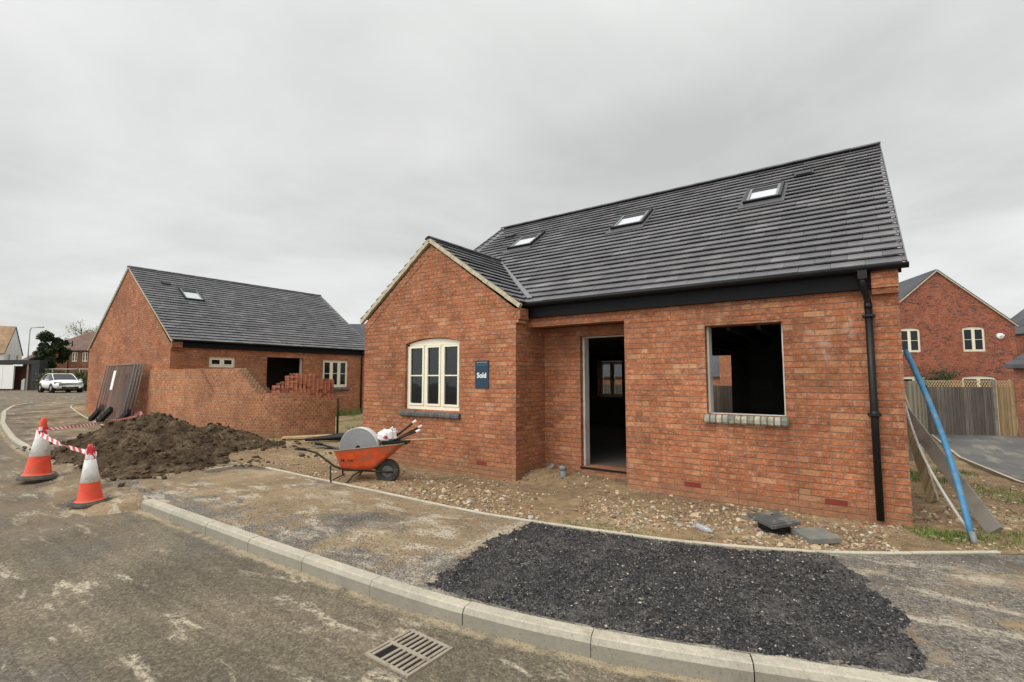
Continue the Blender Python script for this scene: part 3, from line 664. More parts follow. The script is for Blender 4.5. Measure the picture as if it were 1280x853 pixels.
for i in range(700):
    x = random.uniform(-12.6, -7.0); y = KERB(x) - random.uniform(-.3, .9); s_ = random.uniform(.005, .018); stone(b, x, y, ramp_z(x, y) if y > KERB(x) - .7 else road_z(x, y), s_, random.random(), .6, True)
tag(b.build('loose_gravel', 'gravel_grey'), label='grey gravel scattered over the unfinished pavement', kind='stuff')

# grass tufts
def blades(b, cx, cy, rad, n, h, zf):
    for i in range(n):
        a = random.random() * 6.28; r_ = rad * math.sqrt(random.random()); x = cx + r_ * math.cos(a); y = cy + r_ * math.sin(a); z = zf(x, y)
        hh = h * random.uniform(.4, 1.2); w = random.uniform(.002, .005); d = random.random() * 6.28; l = Vector((math.cos(d), math.sin(d), 0)) * hh * random.uniform(.2, .8)
        s_ = Vector((-math.sin(d), math.cos(d), 0)) * w; p = Vector((x, y, z - .01)); t = random.random()
        b.face([p - s_, p + s_, p + l * .4 + Vector((0, 0, hh * .6)) + s_ * .7, p + l * .4 + Vector((0, 0, hh * .6)) - s_ * .7], 0, None, t)
        b.face([p + l * .4 + Vector((0, 0, hh * .6)) - s_ * .7, p + l * .4 + Vector((0, 0, hh * .6)) + s_ * .7, p + l + Vector((0, 0, hh * .85))], 0, None, t)
b = MB()
for (x, y, r_, n, h) in [(.42, 6.75, .16, 200, .05), (.62, 6.55, .22, 260, .05), (.9, 6.7, .25, 260, .05), (1.2, 7.0, .3, 300, .06), (-2.75, 4.86, .10, 90, .035), (-2.3, 4.95, .16, 130, .035), (-1.9, 5.0, .12, 90, .03), (-3.9, 7.3, .07, 60, .07),
                        (1.5, 9.5, .5, 400, .07), (.7, 10.5, .3, 260, .1), (1.9, 9.3, .4, 300, .06), (-3.0, 4.75, .1, 60, .03), (-4.9, 4.9, .2, 60, .03), (1.3, 12.8, .4, 300, .12), (-1.4, 5.1, .1, 60, .03), (.55, 6.6, .2, 420, .05), (.75, 6.75, .18, 300, .05), (-2.5, 4.92, .2, 240, .035), (-2.05, 4.98, .12, 160, .03), (-5.2, 5.15, .3, 120, .03), (.5, 11.5, .3, 500, .12), (.9, 11.0, .4, 400, .08), (1.5, 10.2, .5, 400, .06), (1.2, 8.1, .4, 200, .05), (-7.8, 5.1, .4, 80, .04)]:
    blades(b, x, y, r_, n, h, verge_z)
for i in range(60):
    x = random.uniform(-18, -9.2); y = random.uniform(8.8, 14.5)
    blades(b, x, y, random.uniform(.3, .7), 90, random.uniform(.08, .22), verge_z)
for i in range(14): blades(b, random.uniform(-18.1, -17.2), random.uniform(10.5, 13.8), .3, 90, .35, verge_z)
tag(b.build('grass_tufts', 'blades'), label='thin green grass tufts and weeds on the bare soil', kind='stuff')

# ------------------------------------------------------------------ buildings
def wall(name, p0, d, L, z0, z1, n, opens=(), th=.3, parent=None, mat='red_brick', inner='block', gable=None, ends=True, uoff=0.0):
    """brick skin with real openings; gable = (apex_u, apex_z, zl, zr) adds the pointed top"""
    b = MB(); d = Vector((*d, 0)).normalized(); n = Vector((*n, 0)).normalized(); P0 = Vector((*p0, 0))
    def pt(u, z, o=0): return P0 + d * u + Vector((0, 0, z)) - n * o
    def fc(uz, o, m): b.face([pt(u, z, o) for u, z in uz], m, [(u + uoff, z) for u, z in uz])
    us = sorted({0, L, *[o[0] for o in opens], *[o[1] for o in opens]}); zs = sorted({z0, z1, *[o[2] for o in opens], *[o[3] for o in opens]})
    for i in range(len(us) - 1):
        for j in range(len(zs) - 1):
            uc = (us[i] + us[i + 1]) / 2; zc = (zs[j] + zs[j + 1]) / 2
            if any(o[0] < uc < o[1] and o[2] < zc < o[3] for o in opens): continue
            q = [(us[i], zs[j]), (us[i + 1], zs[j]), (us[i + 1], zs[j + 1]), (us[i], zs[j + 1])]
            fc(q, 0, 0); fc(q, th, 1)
    def rev(u0, za, u1, zb):
        l = max(abs(u1 - u0), 1e-6)
        b.face([pt(u0, za, 0), pt(u1, zb, 0), pt(u1, zb, th), pt(u0, za, th)], 0, [(0, za), (0 if u0 == u1 else l, zb), (th if u0 == u1 else l, zb + (0 if u0 == u1 else .0)), (th, za)] if u0 == u1 else [(u0, 0), (u1, 0), (u1, th), (u0, th)])
    for o in opens:
        u0, u1, a, c = o[:4]; rise = o[4] if len(o) > 4 else 0
        rev(u0, a, u0, c); rev(u1, a, u1, c); rev(u0, a, u1, a)
        if not rise: rev(u0, c, u1, c)
        else:
            w = u1 - u0; N = 12; arc = [(u0 + w * t / N, c - rise + rise * (1 - (2 * t / N - 1) ** 2)) for t in range(N + 1)]
            for (ua, za), (ub, zb) in zip(arc, arc[1:]):
                fc([(ua, za), (ub, zb), (ub, c), (ua, c)], 0, 0); b.face([pt(ua, za, 0), pt(ub, zb, 0), pt(ub, zb, th), pt(ua, za, th)], 0, [(ua, 0), (ub, 0), (ub, th), (ua, th)])
    if gable:
        au, az = gable[:2]; zl = gable[2] if len(gable) > 2 else z1; zr = gable[3] if len(gable) > 3 else z1
        q = [(0, z1), (L, z1), (L, zr), (au, az), (0, zl)]; q = [p for i, p in enumerate(q) if p != q[i - 1]]
        fc(q, 0, 0); fc(q, th, 1)
        for (ua, za), (ub, zb) in zip(q[1:], q[2:] + q[:1]): b.face([pt(ua, za, 0), pt(ub, zb, 0), pt(ub, zb, th), pt(ua, za, th)], 0, [(ua, 0), (ub, 0), (ub, th), (ua, th)])
    else: rev(0, z1, L, z1)
    if ends: rev(0, z0, 0, z1); rev(L, z0, L, z1)
    return b.build(name, [mat, inner], parent)

def tile_slope(name, e0, ud, L, sd, SL, parent, gauge=.196, tw=.325, mat='tile', seed=1):
    """interlocking tiles laid course by course. e0: eaves corner, ud: along the eaves, sd: up the slope"""
    rnd = random.Random(seed); b = MB(); e0 = Vector(e0); ud = Vector(ud).normalized(); sd = Vector(sd).normalized(); nn = ud.cross(sd)
    if nn.z < 0: nn = -nn
    nc = max(1, round(SL / gauge)); gg = SL / nc
    for i in range(nc):
        v0, v1 = i * gg, min(SL, (i + 1) * gg + .04); ph = -(i % 2) * tw / 2; u = ph; cj = rnd.uniform(-.002, .002)
        while u < L - 1e-4:
            a, c = max(0, u) + .0015, min(L, u + tw) - .0015
            if c - a > .02:
                lo = .044 + rnd.uniform(-.003, .003) + cj; hi = .004; t = min(1, max(0, rnd.gauss(.45, .22))); vj = rnd.uniform(-.002, .002)
                f = lambda uu, vv, hh: e0 + ud * uu + sd * (vv + vj) + nn * hh
                tk = .017
                b.hexa([f(a, v0, lo - tk), f(c, v0, lo - tk), f(c, v1, hi - tk), f(a, v1, hi - tk), f(a, v0, lo), f(c, v0, lo), f(c, v1, hi), f(a, v1, hi)], 0, t)
            u += tw
    return b.build(name, mat, parent)
def slab(name, e0, ud, L, sd, SL, th, parent, mat):
    b = MB(); e0 = Vector(e0); u = Vector(ud).normalized() * L; s = Vector(sd).normalized() * SL; n = u.cross(s).normalized()
    if n.z > 0: n = -n
    n *= th; b.hexa([e0, e0 + u, e0 + u + s, e0 + s, e0 + n, e0 + u + n, e0 + u + s + n, e0 + s + n])
    for k in range(6): pass
    return b.build(name, mat, parent)
def ridge_tiles(name, a, c, parent, r_=.095, L=.45, mat='tile', lift=0.0):
    b = MB(); a = Vector(a); c = Vector(c); d = (c - a); n = max(1, round(d.length / L)); dd = d.normalized(); s = Vector((-dd.y, dd.x, 0))
    rnd = random.Random(3)
    for i in range(n):
        p = a + d * (i / n) + dd * .0004; q = a + d * ((i + 1) / n) - dd * .0004; t = rnd.random() * .6; r0 = r_ + rnd.uniform(-.002, .004); vs = []; fs = []
        for P in (p, q):
            for R_ in (r0, r0 - .02):
                for j in range(9):
                    w = math.pi * (j / 8) ; vs.append(P + s * math.cos(w) * R_ + Vector((0, 0, 1)) * (math.sin(w) * R_ * .62 - .045))
        for j in range(8): fs += [(j, j + 1, 19 + j, 18 + j), (9 + j, 27 + j, 28 + j, 10 + j), (j, 9 + j, 10 + j, j + 1), (18 + j, 19 + j, 28 + j, 27 + j)]
        fs += [(0, 18, 27, 9), (8, 17, 35, 26)]
        b.raw(vs, fs, 0, t, True)
    return b.build(name, mat, parent)
def gutter(name, a, c, parent, out, r_=.056):
    """half-round gutter with end caps, from a to c; out = direction away from the wall"""
    b = MB(); a = Vector(a); c = Vector(c); o = Vector(out).normalized(); vs = []; N = 10
    for P in (a, c):
        for R_ in (r_, r_ - .006):
            for j in range(N + 1):
                w = math.pi * j / N; vs.append(P + o * math.cos(w) * R_ - Vector((0, 0, 1)) * math.sin(w) * R_)
    k = N + 1; fs = []
    for j in range(N): fs += [(j, j + 1, 2 * k + j + 1, 2 * k + j), (k + j, 3 * k + j, 3 * k + j + 1, k + j + 1)]
    fs += [(0, 2 * k, 3 * k, k), (N, k + N, 3 * k + N, 2 * k + N), tuple(range(k)), tuple(reversed(range(2 * k, 3 * k)))]
    b.raw(vs, fs, 0, .5, True)
    d = (c - a); n = int(d.length / 1.0)
    for i in range(1, n):
        P = a + d * (i / n); q = d.normalized() * .012; b.tube([P - q + o * r_ * math.cos(w) * 0 - Vector((0, 0, r_ * .3)) for w in (0,)] + [P + q - Vector((0, 0, r_ * .3))], r_ * .80, 10)
    return b.build(name, 'black_plastic', parent)

def skylight(parent, c, ud, sd, w, h, nn):
    """roof window: dark surround, frame, pale pane"""
    c, ud, sd, nn = map(Vector, (c, ud, sd, nn)); b = MB()
    for s_ in (-1, 1):
        b.obox(c + ud * s_ * (w / 2 + .01) + nn * .055, ud * .022, sd * (h / 2 + .035), nn * .032); 
    b.obox(c + sd * (h / 2) + nn * .058, ud * (w / 2 - .013), sd * .034, nn * .034); b.obox(c - sd * (h / 2) + nn * .053, ud * (w / 2 - .013), sd * .024, nn * .030)
    f = b.build('skylight', 'black_plastic', parent)
    b = MB()
    for s_ in (-1, 1): b.obox(c + ud * s_ * (w / 2 - .034) + nn * .05, ud * .02, sd * (h / 2 - .036), nn * .028)
    b.obox(c + sd * (h / 2 - .066) + nn * .05, ud * (w / 2 - .055), sd * .02, nn * .028); b.obox(c - sd * (h / 2 - .046) + nn * .05, ud * (w / 2 - .055), sd * .02, nn * .028)
    b.build('sash', 'galv', f)
    b = MB(); b.obox(c + nn * .05, ud * (w / 2 - .055), sd * (h / 2 - .067), nn * .006); b.build('pane', 'film_white', f)
    b = MB(); b.obox(c - sd * (h / 2 + .13) + nn * .028, ud * (w / 2 + .09), sd * .10, nn * .010); b.obox(c + ud * (w / 2 + .06) + nn * .024, ud * .026, sd * (h / 2 + .05), nn * .010); b.obox(c - ud * (w / 2 + .06) + nn * .024, ud * .026, sd * (h / 2 + .05), nn * .010)
    b.build('flashing', 'flashing_grey', f)
    b = MB(); b.obox(c + sd * (h * .30) + nn * .060, ud * (w / 2 - .056), sd * (h * .13), nn * .006); b.build('dark_reveal_strip', 'black_plastic', f)  # black strip stands in for the dark inner reveal behind the pane top
    return f

def casement(parent, p0, d, n, W, z0, z1, lights, bar=True, rise=0.0, mat='cream_frame', inset=.07, back=None, pane='glass'):
    """cream casement window; p0 = left lower corner on the outer wall face"""
    d = Vector((*d, 0)).normalized(); n = Vector((*n, 0)).normalized(); P0 = Vector((*p0, 0)) - n * inset; b = MB(); H = z1 - z0
    def bx(bb, u0, u1, a, c, o0, o1):
        cc = P0 + d * (u0 + u1) / 2 + Vector((0, 0, (a + c) / 2)) - n * (o0 + o1) / 2; bb.obox(cc, d * (u1 - u0) / 2, n * (o1 - o0) / 2, Vector((0, 0, (c - a) / 2)))
    t = .055
    bx(b, 0, t, z0, z1, 0, .07); bx(b, W - t, W, z0, z1, 0, .07); bx(b, t, W - t, z0, z0 + t + .012, 0, .07)
    if rise:
        N = 14
        for k in range(N):
            u0 = t * 0 + W * k / N; u1 = W * (k + 1) / N; f = lambda u: rise * (1 - (2 * u / W - 1) ** 2)
            A = P0 + d * u0; B = P0 + d * u1; lo = z1 - .05
            b.hexa([A + Vector((0, 0, lo)), B + Vector((0, 0, lo)), B - n * .07 + Vector((0, 0, lo)), A - n * .07 + Vector((0, 0, lo)), A + Vector((0, 0, z1 + f(u0) - .012)), B + Vector((0, 0, z1 + f(u1) - .012)), B - n * .07 + Vector((0, 0, z1 + f(u1) - .012)), A - n * .07 + Vector((0, 0, z1 + f(u0) - .012))])
    else: bx(b, t, W - t, z1 - t, z1, 0, .07)
    iw = W - 2 * t; lw = iw / lights
    for k in range(1, lights): bx(b, t + lw * k - t / 2, t + lw * k + t / 2, z0 + t + .013, z1 - t - .001, .002, .068)
    bx(b, -.02 * 0, W, z0 - .03, z0 - .001, -.035, .07)
    fr = b.build('window', mat, parent)
    sb = MB()
    for k in range(lights):
        gb = MB()
        u0 = t + lw * k + (t / 2 if k else 0) + .004; u1 = t + lw * (k + 1) - (t / 2 if k < lights - 1 else 0) - .004; a = z0 + t + .016; c = z1 - (.05 if rise else t) - .004; s_ = .038
        bx(sb, u0, u0 + s_, a, c, -.014, .05); bx(sb, u1 - s_, u1, a, c, -.014, .05); bx(sb, u0 + s_, u1 - s_, a, a + s_, -.014, .05); bx(sb, u0 + s_, u1 - s_, c - s_, c, -.014, .05)
        if bar: bx(sb, u0 + s_, u1 - s_, (a + c) / 2 - .011, (a + c) / 2 + .011, -.008, .044)
        bx(gb, u0 + s_, u1 - s_, a + s_, c - s_, .014, .026); gb.build('pane', pane, fr)
    sb.build('sash', mat, fr)
    if back:
        cb = MB(); bx(cb, t, W - t, z0 + t, z0 + t + (H - 2 * t) * back, .085, .09); cb.build('curtain', 'curtain', fr)
    return fr
def sill(parent, x0, x1, y, z0, z1, mat='sill_blue', d=(1, 0), n=(0, -1)):
    b = MB(); dv = Vector((*d, 0)); nv = Vector((*n, 0)); P = dv * 0 + Vector((x0, y, 0)); L = x1 - x0
    prof = [(-.05, z0), (.045, z0), (.060, z0 + .02), (.060, z1 - .045), (.045, z1 - .018), (.025, z1 - .004), (-.05, z1)]
    A = [P + nv * o + Vector((0, 0, z)) for o, z in prof]; B = [q + dv * L for q in A]; k = len(prof)
    for i in range(k):
        j = (i + 1) % k; b.face([A[i], B[i], B[j], A[j]], 0, [(0, A[i].z), (L, A[i].z), (L, A[j].z), (0, A[j].z)])
    b.face(A, 0, [(0.03, q.z) for q in A]); b.face(list(reversed(B)), 0, [(0.03, q.z) for q in B])
    return b.build('window_sill', mat, parent)

# ======= the main bungalow =======
YF, YB, XR, XL, XB, XBL = 6.78, 6.40, .36, -8.0, -4.54, -8.40
YK, ZE, ZR, YR = 14.66, 2.85, 5.80, 10.72
house = thing('bungalow', 'unfinished red brick bungalow with open doorway, dark tiled roof and three skylights, nearest building', 'house', (-4, 10.7, 0))
house_off = Vector((-4, 10.7, 0))
def hp(o):
    o.location = Vector(o.location) - house_off; return o
H_ = []
def HW(*a, **k): o = wall(*a, **k); H_.append(o); return o
zt = 2.62
HW('wall', (-2.84, YF), (1, 0), XR + 2.84, -.4, zt, (0, -1), [(-1.70 + 2.84, -.78 + 2.84, 1.13, 2.30)], uoff=-2.84)
HW('porch_wall', (XB, 7.28), (1, 0), 1.99, -.4, 2.47, (0, -1), [(.70, 1.69, .15, 2.30)], uoff=.05)
HW('porch_return', (-2.84, YF + .301), (0, 1), .5, -.4, 2.46, (-1, 0), th=.299, uoff=.1)
b = MB(); b.box(XB + .001, -2.841, YF, YF + .22, 2.455, zt - .001); H_.append(b.build('porch_lintel', 'red_brick', None))
b = MB(); b.box(XB + .002, -2.84, YF + .221, 7.279, 2.475, 2.50); H_.append(b.build('porch_soffit', 'ceiling_board', None))
HW('bay_wall', (XBL, YB), (1, 0), XB - XBL, -.4, 2.72, (0, -1), [(-7.15 - XBL, -5.75 - XBL, 1.02, 2.345, .085)], gable=(-6.5 - XBL, 4.10), uoff=XBL)
HW('bay_return', (XB, YB + .301), (0, 1), .98, -.4, 2.71, (1, 0), uoff=.3, ends=False)
HW('bay_left_wall', (XBL, YB + .301), (0, 1), 1.6, -.4, 2.71, (-1, 0), uoff=.3)
gz0 = ZE - .14
HW('right_gable_wall', (XR, YF + .301), (0, 1), YK - YF - .602, -.6, gz0, (1, 0), uoff=.3, gable=(YR - YF - .301, ZR - .13, gz0 + .2, gz0 + .2), ends=False)
HW('left_gable_wall', (XL, YF + .301), (0, 1), YK - YF - .602, -.4, gz0, (-1, 0), uoff=.3, gable=(YR - YF - .301, ZR - .13, gz0 + .2, gz0 + .2), ends=False)
HW('rear_wall', (XL, YK), (1, 0), XR - XL, -.6, gz0, (0, 1), [(-6.95 - XL, -6.1 - XL, 1.0, 2.15), (-4.2 - XL, -2.93 - XL, .16, 2.24)], uoff=.1)
HW('partition', (-2.93, 7.60), (0, 1), 3.5, .15, 2.45, (-1, 0), th=.1, mat='block', ends=False)  # inner walls added to darken the rooms behind the openings
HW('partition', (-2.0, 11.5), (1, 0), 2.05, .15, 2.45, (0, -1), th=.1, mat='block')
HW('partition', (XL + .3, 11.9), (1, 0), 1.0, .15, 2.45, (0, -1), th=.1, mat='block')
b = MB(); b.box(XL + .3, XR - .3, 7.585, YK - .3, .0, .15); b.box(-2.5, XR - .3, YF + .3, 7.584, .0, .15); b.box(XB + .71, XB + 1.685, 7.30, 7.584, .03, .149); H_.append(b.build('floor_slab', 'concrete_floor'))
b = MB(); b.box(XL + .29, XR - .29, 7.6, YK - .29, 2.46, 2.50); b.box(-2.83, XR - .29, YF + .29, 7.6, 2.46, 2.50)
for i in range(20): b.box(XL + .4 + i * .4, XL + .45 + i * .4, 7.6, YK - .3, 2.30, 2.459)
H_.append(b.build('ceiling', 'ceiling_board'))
# brickwork trim: corner corbels, dark weep bricks
b = MB(); b.box(.12, XR, YF - .112, YF - .001, 2.60, 2.80); b.box(.12, XR, YF - .075, YF - .001, 2.535, 2.599); H_.append(b.build('corbel', 'red_brick'))
b = MB(); b.box(XB + .001, XB + .085, YB, YB + .24, 2.56, 2.74); b.box(XB + .001, XB + .05, YB, YB + .24, 2.50, 2.559); H_.append(b.build('corbel', 'red_brick'))
for x, y, z in [(-2.02, YF, .12), (-.42, YF, .12), (-5.35, YB, .12), (-7.6, YB, .12)]:
    b = MB(); b.box(x, x + .215, y - .004, y + .02, z + .032, z + .095); H_.append(b.build('air_brick', 'terracotta'))
# roofs
sl = (ZR - ZE) / (YR - 6.60); sd = Vector((0, 1, sl)).normalized(); SL = math.hypot(YR - 6.60, ZR - ZE)
NN = Vector((0, -sl, 1)).normalized()
H_.append(tile_slope('roof', (-8.05, 6.60, ZE - .03), (1, 0, 0), XR + .07 + 8.05, sd, SL, None))
H_.append(slab('rear_roof', (-8.05, 2 * YR - 6.60, ZE - .03), (1, 0, 0), XR + .07 + 8.05, (0, -1, sl), SL, .03, None, 'far_slate'))
H_.append(slab('roof_deck', (-8.03, 6.68, ZE - .06), (1, 0, 0), XR + .03 + 8.03, sd, SL - .1, .05, None, 'fascia_black'))
H_.append(ridge_tiles('ridge', (-8.06, YR, ZR + .03), (XR + .08, YR, ZR + .03), None))
# verge caps
for X in (XR + .072, -8.052):
    for s_ in (1, -1):
        b = MB(); dv = Vector((0, s_, sl)).normalized(); e = Vector((X, YR - s_ * (YR - 6.60), ZE - .03)); nv = Vector((0, -s_ * sl, 1)).normalized(); n = 26
        for i in range(n):
            a = i / n * SL; c = (i + 1) / n * SL
            b.obox(e + dv * (a + c) / 2 + nv * (.010 - .003 * (i % 2)), (.006, 0, 0), dv * (c - a) / 2, nv * .034)
        H_.append(b.build('verge', 'tile'))
# bay roof
zra = 4.22; XA = -6.50; sb_ = (zra - (ZE - .03)) / (XA - (XBL - .09)); hw = XA - (XBL - .09)
bl = math.hypot(hw, zra - ZE + .03)
H_.append(tile_slope('bay_roof', (XB + .10, YB - .05, ZE - .04), (0, 1, 0), 2.1, Vector((-(XB + .10 - XA), 0, zra - (ZE - .04))), math.hypot(XB + .10 - XA, zra - ZE + .04), None, seed=5))
H_.append(tile_slope('bay_roof', (XBL - .09, YB - .05, ZE - .04), (0, 1, 0), 2.1, Vector((hw, 0, zra - (ZE - .04))), math.hypot(hw, zra - ZE + .04), None, seed=6))
H_.append(ridge_tiles('bay_ridge', (XA, YB - .07, zra + .03), (XA, 8.55, zra + .03), None))
b = MB()   # mortar bedding at the bay verge
for s_, xe in ((1, XB + .11), (-1, XBL - .10)):
    A = Vector((xe, YB - .02, ZE - .085)); B = Vector((XA, YB - .02, zra - .035)); dv = (B - A); L = dv.length; dn = dv.normalized(); nv = Vector((-dn.z, 0, dn.x)); nv = nv if nv.z > 0 else -nv
    rn = random.Random(4); K = 22
    for i in range(K):
        b.obox(A + dn * L * (i + .5) / K + nv * rn.uniform(-.004, .004), dn * L / K / 2, (0, .035 + rn.uniform(-.004, .004), 0), nv * .036)
H_.append(b.build('verge_mortar', 'mortar_pale'))
b = MB()
for s_, xe in ((1, XB - .02), (-1, XBL + .02)):   # raised brick course under the verge
    A = Vector((xe, YB + .004, ZE - .20)); B = Vector((XA, YB + .004, zra - .19)); dv = B - A; dn = dv.normalized(); nv = Vector((-dn.z, 0, dn.x)); nv = nv if nv.z > 0 else -nv
    b.obox((A + B) / 2 - dn * .06, dv / 2 - dn * .06, (0, .011, 0), nv * .075)
H_.append(b.build('verge_course', 'red_brick'))
# valley lead
def mz(y): return ZE - .03 + (y - 6.60) * sl
b = MB(); q0 = Vector((XB + .02, 6.72, mz(6.72) + .045)); q1 = Vector((XA + .1, 8.42, mz(8.42) + .05)); b.tube([q0, q1], .013, 6)
q0 = q0 + Vector((.05, -.02, 0)); b.hexa([q0 + Vector((-.05, 0, -.015)), q0 + Vector((.05, 0, -.012)), q1 + Vector((.04, 0, -.012)), q1 + Vector((-.05, 0, -.015)), q0 + Vector((-.05, 0, 0)), q0 + Vector((.05, 0, .002)), q1 + Vector((.04, 0, .002)), q1 + Vector((-.05, 0, 0))])
H_.append(b.build('valley_flashing', 'lead'))
# fascia, gutter, downpipe
b = MB(); b.box(XB + .055, .118, YF - .085, YF - .003, 2.60, 2.80); b.box(-1.9, -1.894, YF - .088, YF - .08, 2.6, 2.8); H_.append(b.build('fascia', 'fascia_black'))
H_.append(gutter('gutter', (XB - .08, YF - .16, 2.835), (XR + .09, YF - .16, 2.835), None, (0, -1, 0)))
b = MB(); b.box(.0, .085, YF - .20, YF - .115, 2.70, 2.80)
b.tube([(.04, YF - .155, 2.72), (.04, YF - .155, 2.67), (.044, YF - .145, 2.63), (.055, YF - .115, 2.57), (.070, YF - .080, 2.52), (.079, YF - .064, 2.47), (.08, YF - .06, 2.42)], .034, 12)
b.tube([(.08, YF - .06, 2.43), (.085, YF - .06, .06)], .036, 14); b.tube([(.081, YF - .06, 2.44), (.081, YF - .06, 2.38)], .040, 14)
b.tube([(.084, YF - .06, 1.24), (.084, YF - .06, 1.17)], .043, 14)
dp = b.build('downpipe', 'black_plastic'); H_.append(dp)
for z in (2.30, 1.20): 
    bb = MB(); bb.box(.02, .145, YF - .03, YF - .002, z - .014, z + .014); bb.box(.038, .128, YF - .106, YF - .03, z - .013, z + .013); bb.build('pipe_bracket', 'black_plastic', dp)
b = MB()
for (x, w) in ((-1.5, .2),): b.lathe([(.0, .02), (.05, .02), (.05, -.02), (0, -.02)], 12, 0, (x, YF - .1, 2.5))
# roof vents
for x, v in ((-.70, 4.13), (-7.2, 4.1)):
    c = Vector((x, 6.60, ZE - .03)) + sd * v * SL / 5.05 + NN * .05
    b = MB(); b.obox(c, (.15, 0, 0), sd * .11, NN * .012); b.obox(c + NN * .012 - sd * .02, (.12, 0, 0), sd * .07, NN * .016); o = b.build('roof_vent', 'black_plastic', bevel=.006); H_.append(o)
for x, yy, w, h in ((-1.27, 9.36, .52, .72), (-3.70, 9.36, .60, .72), (-6.30, 9.35, .60, .72)):
    c = Vector((x, yy, mz(yy) + .01)); H_.append(skylight(None, c, (1, 0, 0), sd, w, h, NN))
# openings
bw = casement(None, (-7.15, YB), (1, 0), (0, -1), 1.40, 1.02, 2.262, 3, rise=.083, inset=.06, back=None); H_.append(bw)
H_.append(sill(None, -7.24, -5.72, YB, .885, .992))
H_.append(sill(None, -1.73, -.755, YF, 1.015, 1.128, 'sill_mossy'))
b = MB(); b.box(-1.699, -1.675, YF + .10, YF + .26, 1.135, 2.299); b.box(-.805, -.781, YF + .10, YF + .26, 1.135, 2.299); b.box(-1.674, -.806, YF + .10, YF + .2, 1.131, 1.138); H_.append(b.build('cavity_closer', 'cavity_closer'))
b = MB(); b.box(XB + .701, XB + .735, 7.37, 7.53, .15, 2.299); 
for z in (.55, .95, 1.4, 1.8): b.box(XB + .70, XB + .737, 7.366, 7.372, z, z + .02)
b.box(XB + .736, XB + 1.69, 7.40, 7.5, 2.28, 2.299); H_.append(b.build('door_lining', 'cavity_closer'))
b = MB(); b.box(XB + .69, XB + 1.70, 7.262, 7.30, .118, .149); H_.append(b.build('door_threshold', 'black_plastic'))
rw = casement(None, (-6.1, YK), (-1, 0), (0, 1), .85, 1.0, 2.14, 2, mat='cream_frame', pane='clear_glass'); H_.append(rw)
for o in H_:
    if o.parent is None: o.parent = house; hp(o)
# interior face of the rear window
b = MB(); b.box(-2.38, -1.7, 7.1, 7.1, 0, 0) if False else None

# sold sign (fixed to the brickwork)
sg = thing('sold_sign', 'dark blue sign reading Sold beside the cream window of the bungalow', 'sign', (-5.235, YB - .012, 1.665))
b = MB(); b.box(-.145, .145, -.006, .008, -.235, .235); b.build('board', 'sign_navy', sg, bevel=.002)
def text(s, size, loc, rot, mat, parent, name='lettering', bold=0.0, ext=.001):
    c = bpy.data.curves.new(name, 'FONT'); c.body = s; c.size = size; c.align_x = 'CENTER'; c.align_y = 'CENTER'; c.extrude = ext; c.offset = bold
    t = bpy.data.objects.new('tmp_text', c); COL.objects.link(t); bpy.context.view_layer.update()
    me = bpy.data.meshes.new_from_object(t.evaluated_get(bpy.context.evaluated_depsgraph_get())); bpy.data.objects.remove(t)
    me.materials.clear(); me.materials.append(MAT[mat]); o = bpy.data.objects.new(name, me); COL.objects.link(o); o.parent = parent; o.location = loc; o.rotation_euler = rot; return o
text('Sold', .118, (0, -.0075, -.02), (R(90), 0, 0), 'sign_white', sg, bold=.0035)
b = MB()
rn = random.Random(2); x = -.112
while x < .105:
    w = rn.uniform(.008, .022); b.box(x, min(.112, x + w), -.0075, -.006, .196, .208); x += w + .005
b.box(-.112, .112, -.0075, -.006, .158, .161); b.build('header_line', 'sign_grey', sg)

# ======= second bungalow =======
h2 = thing('bungalow', 'unfinished brick bungalow behind the heap of soil, with one small skylight and cream windows', 'house', (-22.65, 10.3, 0))
h2o = Vector((-22.65, 10.3, 0)); Q = []
XG0, XG1, YG0, YG1 = -27.0, -18.25, 6.3, 14.35; AX = -22.62; zE2 = 2.87; zR2 = 5.86
def W2(*a, **k): o = wall(*a, **k); Q.append(o); return o
W2('gable_wall', (XG0, YG0), (1, 0), XG1 - XG0, -.4, zE2 - .15, (0, -1), gable=(AX - XG0, zR2 - .1), uoff=XG0)
W2('side_wall', (XG1, YG0 + .301), (0, 1), YG1 - YG0 - .602, -.4, zE2 - .15, (1, 0), [(7.47 - 6.601, 8.33 - 6.601, 1.98, 2.34), (9.48 - 6.601, 10.95 - 6.601, 1.02, 2.40), (11.83 - 6.601, 13.05 - 6.601, 1.22, 2.36)], uoff=.2, ends=False)
W2('left_wall', (XG0, YG0 + .301), (0, 1), YG1 - YG0 - .602, -.4, zE2 - .15, (-1, 0), uoff=.2, ends=False)
W2('rear_gable_wall', (XG0, YG1), (1, 0), XG1 - XG0, -.4, zE2 - .15, (0, 1), gable=(AX - XG0, zR2 - .1), uoff=XG0)
for s_, xe in ((1, XG1 + .14), (-1, XG0 - .14)):
    dx = AX - xe; dz = zR2 - (zE2 - .03)
    Q.append(tile_slope('roof', (xe, YG0 - .04, zE2 - .03), (0, 1, 0), YG1 - YG0 + .08, (dx, 0, dz), math.hypot(dx, dz), None, seed=11 + s_))
    b = MB(); A = Vector((xe + s_ * .0, YG0 - .012, zE2 - .07)); B = Vector((AX, YG0 - .012, zR2 - .04)); dn = (B - A).normalized(); nv = Vector((-dn.z, 0, dn.x)); nv = nv if nv.z > 0 else -nv
    b.obox((A + B) / 2, (B - A) / 2, (0, .025, 0), nv * .025); Q.append(b.build('verge_mortar', 'mortar_pale'))
Q.append(ridge_tiles('ridge', (AX, YG0 - .05, zR2 + .03), (AX, YG1 + .05, zR2 + .03), None))
b = MB(); b.box(XG1 + .003, XG1 + .08, YG0 + .32, YG1, 2.62, 2.82); Q.append(b.build('fascia', 'fascia_black'))
